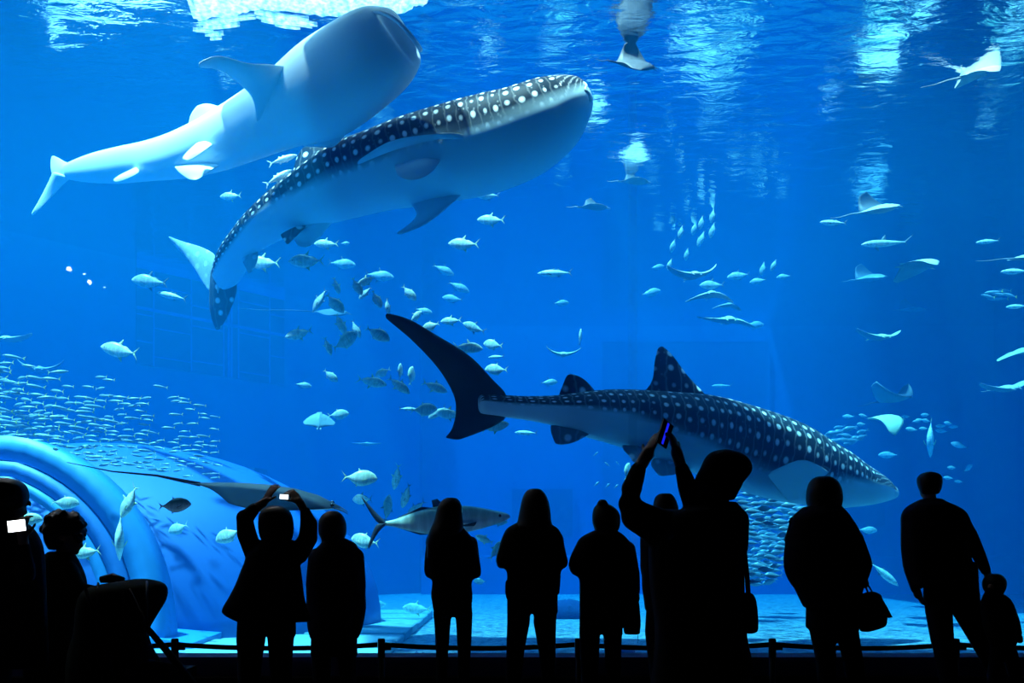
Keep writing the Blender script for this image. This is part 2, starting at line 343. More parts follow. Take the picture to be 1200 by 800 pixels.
# ---------------------------------------------------------------- animal materials
def shark_mat(name, back, belly, spot, cells=1.0, spotr=.27, bar=.2, rough=.55):
    m, nt, b, N, L = nmat(name); b.inputs['Roughness'].default_value = rough; b.inputs['Specular IOR Level'].default_value = .06
    uv = N('ShaderNodeUVMap'); uv.uv_map = 'UVMap'; at = N('ShaderNodeAttribute'); at.attribute_name = 'back'
    mp = N('ShaderNodeMapping'); mp.inputs['Scale'].default_value = (cells, cells, cells); L(uv.outputs[0], mp.inputs['Vector'])
    v = N('ShaderNodeTexVoronoi'); v.inputs['Scale'].default_value = 1; v.inputs['Randomness'].default_value = .2; L(mp.outputs[0], v.inputs['Vector'])
    r1 = N('ShaderNodeMapRange'); r1.inputs[1].default_value = spotr; r1.inputs[2].default_value = spotr * .55; L(v.outputs['Distance'], r1.inputs[0])
    v2 = N('ShaderNodeTexVoronoi'); v2.inputs['Scale'].default_value = 2.3; v2.inputs['Randomness'].default_value = .8; L(mp.outputs[0], v2.inputs['Vector'])
    r2 = N('ShaderNodeMapRange'); r2.inputs[1].default_value = .24; r2.inputs[2].default_value = .14; r2.inputs[4].default_value = .16; L(v2.outputs['Distance'], r2.inputs[0])
    sp = N('ShaderNodeSeparateXYZ'); L(mp.outputs[0], sp.inputs[0])
    ns = N('ShaderNodeTexNoise'); ns.inputs['Scale'].default_value = 1.3; L(mp.outputs[0], ns.inputs['Vector'])
    a1 = N('ShaderNodeMath'); a1.operation = 'MULTIPLY_ADD'; a1.inputs[1].default_value = .6; L(ns.outputs['Fac'], a1.inputs[0]); L(sp.outputs['X'], a1.inputs[2])
    fr = N('ShaderNodeMath'); fr.operation = 'PINGPONG'; fr.inputs[1].default_value = .5; L(a1.outputs[0], fr.inputs[0])
    r3 = N('ShaderNodeMapRange'); r3.inputs[1].default_value = .1; r3.inputs[2].default_value = .0; r3.inputs[4].default_value = bar; L(fr.outputs[0], r3.inputs[0])
    mx1 = N('ShaderNodeMath'); mx1.operation = 'MAXIMUM'; L(r1.outputs[0], mx1.inputs[0]); L(r2.outputs[0], mx1.inputs[1])
    mx2 = N('ShaderNodeMath'); mx2.operation = 'MAXIMUM'; L(mx1.outputs[0], mx2.inputs[0]); L(r3.outputs[0], mx2.inputs[1])
    c1 = N('ShaderNodeMix'); c1.data_type = 'RGBA'; c1.inputs[6].default_value = (*back, 1); c1.inputs[7].default_value = (*spot, 1); L(mx2.outputs[0], c1.inputs[0])
    c2 = N('ShaderNodeMix'); c2.data_type = 'RGBA'; c2.inputs[6].default_value = (*belly, 1); L(c1.outputs[2], c2.inputs[7]); L(at.outputs['Fac'], c2.inputs[0])
    L(c2.outputs[2], b.inputs['Base Color']); return m
M['shark'] = shark_mat('spotted shark skin', (.02, .035, .05), (.7, .82, .84), (.95, .95, .95))
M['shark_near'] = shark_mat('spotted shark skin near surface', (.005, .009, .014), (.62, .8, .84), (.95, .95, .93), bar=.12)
M['shark_pale'] = shark_mat('sunlit shark skin', (.5, .6, .62), (.85, .95, .96), (.8, .8, .8), spotr=.1, bar=.05)  # dark back painted pale: overexposed sunlight is put into the skin colour
M['tailskin'] = mat('dark tail skin', (.01, .018, .03), .7, .4, 4)
M['eye'] = mat('dark eye', (.005, .005, .008), .2)
M['finedge'] = mat('fin', (.4, .5, .5), .6)
# shark from paired outline points: (upper x, upper y, lower x, lower y, distance, thickness ratio, back angle)
def shark(name, ctrl, phi, mname, cell, base_n=90, power=.9):
    mb = MB(); n = len(ctrl)
    U = spline([P(c[0], c[1], c[4]) for c in ctrl], base_n); Lo = spline([P(c[2], c[3], c[4]) for c in ctrl], base_n)
    T = spline([Vector((c[5], c[6], 0)) for c in ctrl], base_n)
    cen = [(a + b) / 2 for a, b in zip(U, Lo)]; s = 0; rr = []; K = 40
    for i in range(base_n + 1):
        if i: s += (cen[i] - cen[i - 1]).length
        t = (cen[min(i + 1, base_n)] - cen[max(i - 1, 0)]).normalized()
        a = (U[i] - Lo[i]) / 2; a = a - t * a.dot(t) * .5; b = t.cross(a).normalized() * a.length * T[i].x
        if b.y > 0: b = -b                          # b points to the viewer's side
        ring = []
        for j in range(K):
            th = 2 * math.pi * j / K                 # 0 = top outline, 90 deg = viewer side
            c_, s_ = math.cos(th), math.sin(th)
            ang = math.degrees(th) + phi; ang = (ang + 180) % 360 - 180
            rid = 1 + .035 * max(0, 1 - abs(abs(ang) - 62) / 6) + .03 * max(0, 1 - abs(abs(ang) - 30) / 5)
            p = cen[i] + (a * math.copysign(abs(c_) ** power, c_) + b * math.copysign(abs(s_) ** power, s_)) * rid
            k = min(max((T[i].y - abs(ang)) / 9 + .5, 0), 1)
            f = i / base_n; sc = 1 + 1.1 * min(max((f - .8) / .1, 0), 1); uu = s / cell * sc
            ring.append((p, (uu, ang / 20.0 * sc), k))
        rr.append(ring)
    mb.rings(rr); mb.cen = cen; mb.U = U; mb.Lo = Lo
    # blunt rounded ends
    return mb
def PF(l, base=None): return [P(*q) for q in l]
# shark 3: right, seen from the side
def at_x(ctrl, x): pass
s3 = [(560, 462, 562, 484, 10.5, .55, 75), (594, 463, 594, 489, 10.7, .6, 80), (616, 464, 618, 492, 10.9, .65, 80), (652, 463, 650, 499, 11.2, .7, 76), (690, 458, 688, 512, 11.5, .75, 82), (729, 456, 724, 522, 11.9, .8, 88), (789, 459, 782, 541, 12.3, .85, 103), (831, 463, 822, 556, 12.7, .88, 112), (872, 474, 860, 571, 13, .92, 118), (905, 485, 892, 581, 13.2, 1, 118), (932, 497, 921, 588, 13.4, 1.08, 112), (960, 514, 950, 593, 13.6, 1.15, 100), (987, 530, 982, 596, 13.8, 1.2, 92), (1015, 548, 1014, 593, 13.9, 1.25, 86), (1037, 562, 1038, 588, 14, 1.25, 82), (1048, 570, 1050, 584, 14, 1.2, 80), (1053, 576, 1053, 579, 14, 1.0, 80)]
mb = shark('s3', s3, 0, 'shark', .175)
UV = 4.6
mb.fin(PF([(452, 366, 10.1), (480, 374, 10.2), (509, 391, 10.3), (550, 416, 10.45), (577, 444, 10.6), (594, 463, 10.7), (594, 488, 10.7), (577, 500, 10.6), (558, 508, 10.5), (536, 516, 10.4)]), PF([(451, 372, 10.1), (468, 386, 10.2), (484, 400, 10.25), (507, 424, 10.35), (521, 443, 10.45), (531, 462, 10.5), (534, 478, 10.5), (532, 494, 10.45), (528, 505, 10.4), (521, 513, 10.4)]), .05, n=30, mm=8, m=1, both=True)
mb.fin(PF([(701, 461, 11.6), (687, 446, 11.5), (677, 440, 11.4), (668, 438, 11.4)]), PF([(653, 465, 11.3), (659, 452, 11.3), (662, 444, 11.35), (665, 439, 11.35)]), .04, k=(1, 1), us=UV)
mb.fin(PF([(831, 466, 12.7), (806, 440, 12.5), (789, 417, 12.4), (776, 405, 12.35)]), PF([(752, 462, 12.1), (764, 446, 12.15), (767, 424, 12.2), (771, 407, 12.3)]), .06, n=12, mm=8, k=(1, 1), us=UV)
mb.fin(PF([(693, 508, 11.4), (685, 512, 11.3), (671, 519, 11.2), (656, 521, 11.1)]), PF([(645, 496, 11.1), (645, 505, 11.1), (648, 514, 11.1), (651, 520, 11.1)]), .035, k=(.8, .8), us=UV)
mb.fin(PF([(765, 528, 12), (768, 535, 11.8), (760, 541, 11.6), (750, 544, 11.5)]), PF([(728, 520, 11.8), (730, 527, 11.7), (738, 535, 11.6), (742, 542, 11.5)]), .04, k=(.7, .2), us=UV)
mb.fin(PF([(812, 545, 12.5), (805, 552, 12.3), (790, 556, 12.1), (776, 558, 12.1)]), PF([(765, 535, 12.2), (762, 543, 12.1), (766, 550, 12.1), (772, 557, 12.1)]), .04, k=(.5, .2), us=UV)
mb.fin(PF([(984, 562, 13.2), (962, 546, 12.7), (938, 538, 12.2), (902, 553, 11.8)]), PF([(926, 590, 13.2), (916, 580, 12.8), (907, 568, 12.3), (899, 556, 11.8)]), .05, n=10, k=(1, 0), us=UV)
mb.fin(PF([(979, 552, 13.1), (968, 545, 12.9), (955, 538, 12.85), (942, 535, 12.85)]), PF([(976, 560, 13.1), (964, 554, 12.9), (952, 548, 12.85), (941, 541, 12.85)]), .05, n=10, k=(1, 1), us=UV * 1.5)
def finish_shark(mb, matname, label, eye, gills, mouth):
    org = mb.cen[45]; t = tag(empty('whale_shark', org), label, 'shark', None)
    b = mb.build('body', [M[matname], M['tailskin']], t, uv=True); fix(b.data)
    md = b.modifiers.new('s', 'SUBSURF'); md.levels = 1; md.render_levels = 1
    if eye:
        e = MB(); e.ball(P(*eye[:3]), eye[3], eye[3], eye[3]); e.build('eye', M['eye'], t)
    if gills:
        for i in range(5):
            (x0, y0, d0), (x1, y1, d1), L_, dx, dy = gills; x = x0 + (x1 - x0) * i / 4; y = y0 + (y1 - y0) * i / 4; d = d0 + (d1 - d0) * i / 4
            e = MB(); e.tube([(P(x, y, d), .006), (P(x + dx * .5 - 1, y + dy * .5, d - .015), .012), (P(x + dx, y + dy, d), .006)], 6); e.build('gill_slit', M['gasket'], t)
    if mouth:
        e = MB(); q = spline([P(*p) for p in mouth[0]], 20); e.tube([(p, mouth[1]) for p in q], 8); e.build('lip', M[matname + '_lip'] if matname + '_lip' in M else M['finedge'], t)
    return t
finish_shark(mb, 'shark', 'spotted whale shark swimming down right behind the tall photographer, dark tail raised', (1022, 573, 13.62, .03), None, None)
# shark 2: centre top, seen from below
s2 = [(249, 318, 262, 340, 15.0, .5, 60), (252, 304, 280, 330, 14.8, .5, 60), (260, 284, 302, 296, 14.4, .6, 60), (284, 252, 330, 280, 14.0, .72, 62), (320, 220, 362, 268, 13.7, .8, 72), (360, 192, 400, 257, 13.4, .9, 86), (400, 168, 440, 247, 13.2, .95, 90), (440, 154, 478, 240, 13.0, 1.0, 90), (480, 141, 520, 232, 12.9, 1.1, 86), (529, 128, 560, 225, 12.8, 1.15, 92), (570, 118, 600, 213, 12.7, 1.2, 92), (602, 110, 636, 196, 12.6, 1.25, 90), (632, 99, 664, 174, 12.55, 1.25, 90), (656, 93, 682, 152, 12.5, 1.2, 90), (674, 92, 692, 130, 12.5, 1.1, 92), (683, 95, 692, 118, 12.5, 1.0, 100), (686, 100, 690, 110, 12.5, .8, 110)]
mb = shark('s2', [(*c[:6], c[6] + 6) for c in s2], 5, 'shark_near', .17, power=.86)
mb.fin(PF([(253, 298, 15), (236, 289, 15.3), (215, 283, 15.5), (196, 276, 15.7)]), PF([(258, 345, 15), (244, 340, 15.2), (226, 312, 15.4), (202, 284, 15.7)]), .045, n=12, mm=6, k=(.55, .3), us=UV)
mb.fin(PF([(247, 312, 15), (245, 340, 15.1), (246, 366, 15.2), (253, 387, 15.3)]), PF([(278, 322, 14.9), (277, 344, 15), (268, 368, 15.1), (258, 386, 15.3)]), .045, n=12, mm=6, k=(.9, .9), us=UV)
mb.fin(PF([(398, 178, 13.7), (386, 172, 13.9), (370, 169, 14), (358, 172, 14.05)]), PF([(338, 210, 13.9), (344, 198, 14), (347, 186, 14.05), (353, 175, 14.1)]), .05, n=10, mm=6, k=(1, 1), us=UV)
mb.fin(PF([(548, 222, 12.9), (530, 238, 12.8), (500, 262, 12.8), (468, 275, 12.8)]), PF([(478, 236, 13), (488, 250, 12.95), (480, 262, 12.9), (464, 273, 12.85)]), .06, n=12, mm=6, k=(0, 0), us=UV)
mb.fin(PF([(548, 158, 12.1), (520, 156, 12.0), (460, 164, 12.1), (419, 188, 12.35)]), PF([(546, 163, 12.15), (515, 163, 12.15), (465, 175, 12.25), (417, 194, 12.45)]), .05, n=14, mm=4, k=(1, 0), us=UV)
mb.fin(PF([(520, 185, 12.25), (506, 202, 12.1), (492, 210, 12.05), (478, 211, 12.05)]), PF([(462, 182, 12.5), (462, 194, 12.4), (464, 203, 12.2), (470, 209, 12.1)]), .04, n=8, mm=4, k=(0, 0), us=UV)
mb.fin(PF([(362, 262, 13.5), (352, 272, 13.4), (344, 280, 13.35), (338, 286, 13.3)]), PF([(328, 274, 13.6), (330, 278, 13.5), (333, 282, 13.4), (336, 286, 13.3)]), .04, k=(1, 1), us=UV)
mb.fin(PF([(400, 250, 13.4), (385, 266, 13.5), (370, 284, 13.6), (358, 290, 13.6)]), PF([(350, 268, 13.5), (346, 274, 13.5), (344, 280, 13.6), (350, 289, 13.6)]), .04, k=(0, 0), us=UV)
mb.fin(PF([(302, 290, 14.3), (303, 302, 14.2), (298, 314, 14.2), (293, 320, 14.2)]), PF([(284, 300, 14.4), (284, 306, 14.3), (288, 314, 14.3), (291, 320, 14.2)]), .03, k=(.4, .4), us=UV)
finish_shark(mb, 'shark_near', 'spotted whale shark gliding up right under the surface, pale belly and bent tail', (650, 104, 12.1, .02), None, ([(682, 96, 12.4), (687, 100, 12.1), (686, 105, 11.95), (690, 110, 12.0), (692, 118, 12.2)], .02))
# shark 1: top left, pale belly, feeding at the surface
s1 = [(70, 199, 72, 207, 14.6, .5, 40), (82, 190, 85, 211, 14.4, .55, 40), (110, 180, 112, 214, 14.2, .6, 40), (140, 173, 142, 214, 14.0, .65, 40), (175, 166, 175, 211, 13.8, .7, 40), (208, 155, 212, 208, 13.5, .72, 40), (245, 137, 256, 199, 13.2, .76, 40), (283, 114, 300, 184, 12.9, .8, 40), (312, 92, 345, 170, 12.6, .82, 40), (342, 68, 388, 160, 12.3, .84, 40), (370, 46, 424, 140, 12.1, .84, 40), (398, 28, 454, 117, 11.9, .82, 40), (420, 16, 478, 95, 11.8, .78, 40), (436, 12, 492, 76, 11.75, .7, 40), (447, 13, 497, 64, 11.7, .55, 40), (456, 19, 496, 56, 11.7, .3, 40)]
mb = shark('s1', s1, 40, 'shark_pale', .25, power=.88)
mb.fin(PF([(345, 78, 12.0), (315, 75, 11.7), (290, 74, 11.5), (256, 65, 11.3), (233, 73, 11.1)]), PF([(300, 150, 12.4), (297, 118, 12.1), (280, 98, 11.8), (257, 82, 11.5), (232, 79, 11.2)]), .06, n=14, mm=6, k=(.2, 0), us=UV)
mb.fin(PF([(412, 146, 12.5), (405, 158, 12.6), (397, 168, 12.7), (390, 173, 12.8)]), PF([(336, 156, 12.7), (342, 164, 12.8), (354, 171, 12.8), (370, 172, 12.9)]), .05, n=8, k=(0, 0), us=UV)
mb.fin(PF([(268, 128, 13.3), (256, 124, 13.4), (243, 121, 13.5), (233, 123, 13.55)]), PF([(214, 162, 13.6), (220, 147, 13.6), (223, 135, 13.6), (229, 126, 13.6)]), .05, n=8, k=(.2, .2), us=UV)
mb.fin(PF([(172, 170, 13.9), (162, 169, 13.95), (154, 169, 14), (149, 171, 14)]), PF([(141, 176, 14), (142, 174, 14), (144, 172, 14), (147, 171, 14)]), .03, k=(.2, .2), us=UV)
mb.fin(PF([(262, 192, 13.0), (247, 200, 12.9), (236, 208, 12.9), (229, 211, 12.9)]), PF([(202, 194, 13.3), (208, 201, 13.2), (216, 207, 13.1), (223, 211, 13)]), .04, k=(0, 0), us=UV)
mb.fin(PF([(252, 168, 12.75), (238, 178, 12.6), (226, 186, 12.6), (218, 188, 12.6)]), PF([(232, 166, 12.9), (224, 173, 12.8), (217, 180, 12.7), (213, 186, 12.7)]), .04, k=(0, 0), us=UV)
mb.fin(PF([(163, 198, 13.6), (162, 203, 13.5), (148, 210, 13.45), (136, 215, 13.45)]), PF([(158, 197, 13.7), (148, 201, 13.6), (138, 206, 13.5), (132, 211, 13.45)]), .035, n=8, k=(0, 0), us=UV)
mb.fin(PF([(84, 192, 14.4), (76, 189, 14.5), (69, 185, 14.6), (62, 182, 14.7)]), PF([(72, 208, 14.5), (62, 206, 14.6), (59, 195, 14.7), (60, 184, 14.8)]), .04, n=8, k=(.1, .1), us=UV)
mb.fin(PF([(62, 200, 14.5), (57, 212, 14.6), (46, 234, 14.8), (36, 251, 14.9)]), PF([(84, 208, 14.4), (72, 219, 14.5), (52, 240, 14.7), (38, 253, 14.9)]), .04, n=10, k=(.1, .1), us=UV)
M['shark_pale_lip'] = mat('pale lip', (.7, .74, .74), .5)
finish_shark(mb, 'shark_pale', 'pale bellied whale shark feeding at the surface with one fin raised at top left', (421, 15, 11.7, .02), None, ([(432, 14, 11.6), (447, 15, 11.35), (465, 24, 11.2), (479, 39, 11.2), (489, 52, 11.35), (493, 58, 11.6)], .028))
# ---------------------------------------------------------------- bony fish
def fish_mesh(name, prof, thick, mats, tail=(.3, .26), dors=None, anal=None, pect=True, nb=12, K=10, bend=0.):
    """unit fish, nose at +x .5, tail tips at -x .5. prof: list (x, z_top, z_bottom)"""
    mb = MB(); pr = spline([Vector(p) for p in prof], nb); rr = []
    for q in pr:
        c = (q.y + q.z) / 2; h = (q.y - q.z) / 2; w = max(h * thick, .004)
        rr.append([(Vector((q.x, w * math.cos(2 * math.pi * j / K), c + h * math.sin(2 * math.pi * j / K))), (q.x, c + h * math.sin(2 * math.pi * j / K)), 0.) for j in range(K)])
    mb.rings(rr, 0); x0 = prof[-1][0]
    tl, th_ = tail
    mb.fin([(x0 + .03, 0, .015), (x0 - .07, 0, .1), (-.5, 0, th_ / 2)], [(x0 - .02, 0, -.01), (x0 - .055, 0, .05), (-.49, 0, th_ / 2 - .01)], .006, n=4, mm=2, m=1)
    mb.fin([(x0 + .03, 0, -.015), (x0 - .07, 0, -.1), (-.5, 0, -th_ / 2)], [(x0 - .02, 0, .01), (x0 - .055, 0, -.05), (-.49, 0, -th_ / 2 + .01)], .006, n=4, mm=2, m=1)
    for dd in (dors or []): mb.fin(dd[0], dd[1], .006, n=4, mm=2, m=1)
    for dd in (anal or []): mb.fin(dd[0], dd[1], .006, n=4, mm=2, m=1)
    h = prof[3][1] - prof[3][2]
    if pect:
        for s in (1, -1): mb.fin([(.23, s * h * thick * .45, -.01), (.14, s * (h * thick * .5 + .05), -.05), (.08, s * (h * thick * .5 + .06), -.08)], [(.2, s * h * thick * .45, -.04), (.13, s * (h * thick * .5 + .03), -.07), (.075, s * (h * thick * .5 + .055), -.085)], .004, n=3, mm=2, m=1)
    ex = .38; 
    for s in (1, -1): mb.ball((ex, s * h * thick * .30, .02), .016, .008, .016, 6, m=2)
    if bend:
        mb.v = [(x, y + bend * (x - .1) ** 2 * (1 if x < .1 else .3), z) for x, y, z in mb.v]
    me = mb.mesh(name, mats, True, True); fix(me); return me
def skin(name, top, side, fine=.1, rough=.35):
    m, nt, b, N, L = nmat(name); tc = N('ShaderNodeTexCoord'); sp = N('ShaderNodeSeparateXYZ'); L(tc.outputs['Object'], sp.inputs[0])
    r = N('ShaderNodeMapRange'); r.inputs[1].default_value = -.02; r.inputs[2].default_value = .1; L(sp.outputs['Z'], r.inputs[0])
    mx = N('ShaderNodeMix'); mx.data_type = 'RGBA'; mx.inputs[6].default_value = (*side, 1); mx.inputs[7].default_value = (*top, 1); L(r.outputs[0], mx.inputs[0])
    ns = N('ShaderNodeTexNoise'); ns.inputs['Scale'].default_value = 9; mp = N('ShaderNodeMapping'); mp.inputs['Scale'].default_value = (2.2, .3, .5); L(tc.outputs['Object'], mp.inputs[0]); L(mp.outputs[0], ns.inputs['Vector'])
    m2 = N('ShaderNodeMix'); m2.data_type = 'RGBA'; m2.blend_type = 'MULTIPLY'; m2.inputs[0].default_value = .5; L(mx.outputs[2], m2.inputs[6]); L(ns.outputs['Color'], m2.inputs[7])
    cr_ = N('ShaderNodeValToRGB'); cr_.color_ramp.elements[0].color = (.45, .45, .45, 1); cr_.color_ramp.elements[0].position = .4; cr_.color_ramp.elements[1].position = .6; L(ns.outputs['Fac'], cr_.inputs[0]); L(cr_.outputs[0], m2.inputs[7])
    L(m2.outputs[2], b.inputs['Base Color']); b.inputs['Roughness'].default_value = rough; return m
M['silver'] = skin('silver fish skin', (.6, .68, .5), (.88, .92, .82))
M['silverfin'] = mat('yellowish fin', (.6, .62, .3), .6)
M['greyfish'] = skin('grey fish skin', (.4, .5, .42), (.7, .78, .7))
M['bluegrey'] = skin('blue grey fish skin', (.1, .2, .25), (.25, .36, .4))
M['fusilier'] = skin('shoal fish skin', (.12, .25, .28), (.3, .42, .44))
M['greyfin'] = mat('grey fin', (.06, .1, .12), .6)
M['yellowfin'] = mat('yellow fin', (.75, .7, .1), .6)
M['darkfish'] = skin('dark fish skin', (.08, .17, .15), (.3, .42, .42))
M['darkfin'] = mat('dark fin', (.012, .02, .04), .6)
M['whitefish'] = mat('white fish skin', (.85, .88, .85), .5)
deep = [(.5, .02, .0), (.46, .06, -.04), (.38, .12, -.09), (.22, .18, -.15), (.05, .17, -.17), (-.12, .1, -.12), (-.26, .035, -.045), (-.36, .015, -.018)]
tallb = [(.5, .02, -.01), (.46, .09, -.05), (.38, .17, -.11), (.2, .24, -.2), (.0, .22, -.23), (-.16, .12, -.15), (-.28, .035, -.05), (-.36, .015, -.018)]
slim = [(.5, .0, -.01), (.45, .03, -.03), (.35, .07, -.065), (.2, .095, -.095), (.0, .09, -.095), (-.16, .06, -.06), (-.3, .02, -.022), (-.38, .01, -.01)]
DD = [([(.1, 0, .15), (.02, 0, .22), (-.02, 0, .27)], [(-.02, 0, .13), (-.02, 0, .17), (-.035, 0, .265)]), ([(0, 0, .13), (-.14, 0, .12)], [(-.28, 0, .03), (-.27, 0, .045)])]
DA = [([(.05, 0, -.15), (-.04, 0, -.22), (-.08, 0, -.25)], [(-.08, 0, -.13), (-.07, 0, -.18), (-.09, 0, -.245)]), ([(-.04, 0, -.13), (-.16, 0, -.12)], [(-.28, 0, -.03), (-.27, 0, -.05)])]
SD = [([(.12, 0, .08), (.05, 0, .14)], [(.02, 0, .08), (.03, 0, .13)]), ([(-.02, 0, .08), (-.08, 0, .13)], [(-.12, 0, .06), (-.1, 0, .12)])]
SA = [([(-.04, 0, -.08), (-.1, 0, -.13)], [(-.14, 0, -.06), (-.12, 0, -.125)])]
FM = {
 'trevally': fish_mesh('trevally_body', deep, .42, [M['silver'], M['silverfin'], M['eye']], (.14, .34), DD, DA, bend=.15),
 'jack': fish_mesh('jack_body', tallb, .36, [M['silver'], M['silverfin'], M['eye']], (.14, .36), DD, DA, bend=-.1),
 'tuna': fish_mesh('tuna_body', slim, .75, [M['silver'], M['greyfin'], M['eye']], (.12, .3), SD, SA, bend=.1),
 'grey': fish_mesh('grey_fish_body', deep, .42, [M['greyfish'], M['greyfin'], M['eye']], (.14, .32), DD, DA),
 'dark': fish_mesh('dark_trevally_body', tallb, .4, [M['darkfish'], M['darkfin'], M['eye']], (.14, .42), DD, DA),
 'small': fish_mesh('small_fish_body', slim, .55, [M['fusilier'], M['yellowfin'], M['eye']], (.12, .36), None, None, False, nb=7, K=6),
 'smallgrey': fish_mesh('shoal_fish_body', deep, .42, [M['bluegrey'], M['bluegrey'], M['eye']], (.12, .24), None, None, False, nb=7, K=6),
 'white': fish_mesh('remora_body', slim, .8, [M['whitefish'], M['whitefish'], M['eye']], (.12, .24), SD, SA),
}
def fish(kind, x, y, L, dr, tilt, turn, d, label, cat='fish', name='trevally', group=None):
    o = bpy.data.objects.new(name, FM[kind]); C.objects.link(o); o.location = P(x, y, d)
    s = L * d / F / max(math.cos(R(turn)), .3); o.scale = (s, s, s)
    o.rotation_euler = Euler((0, -R(tilt), R((0 if dr > 0 else 180) + turn * dr)), 'XYZ')
    return tag(o, label, cat, group)
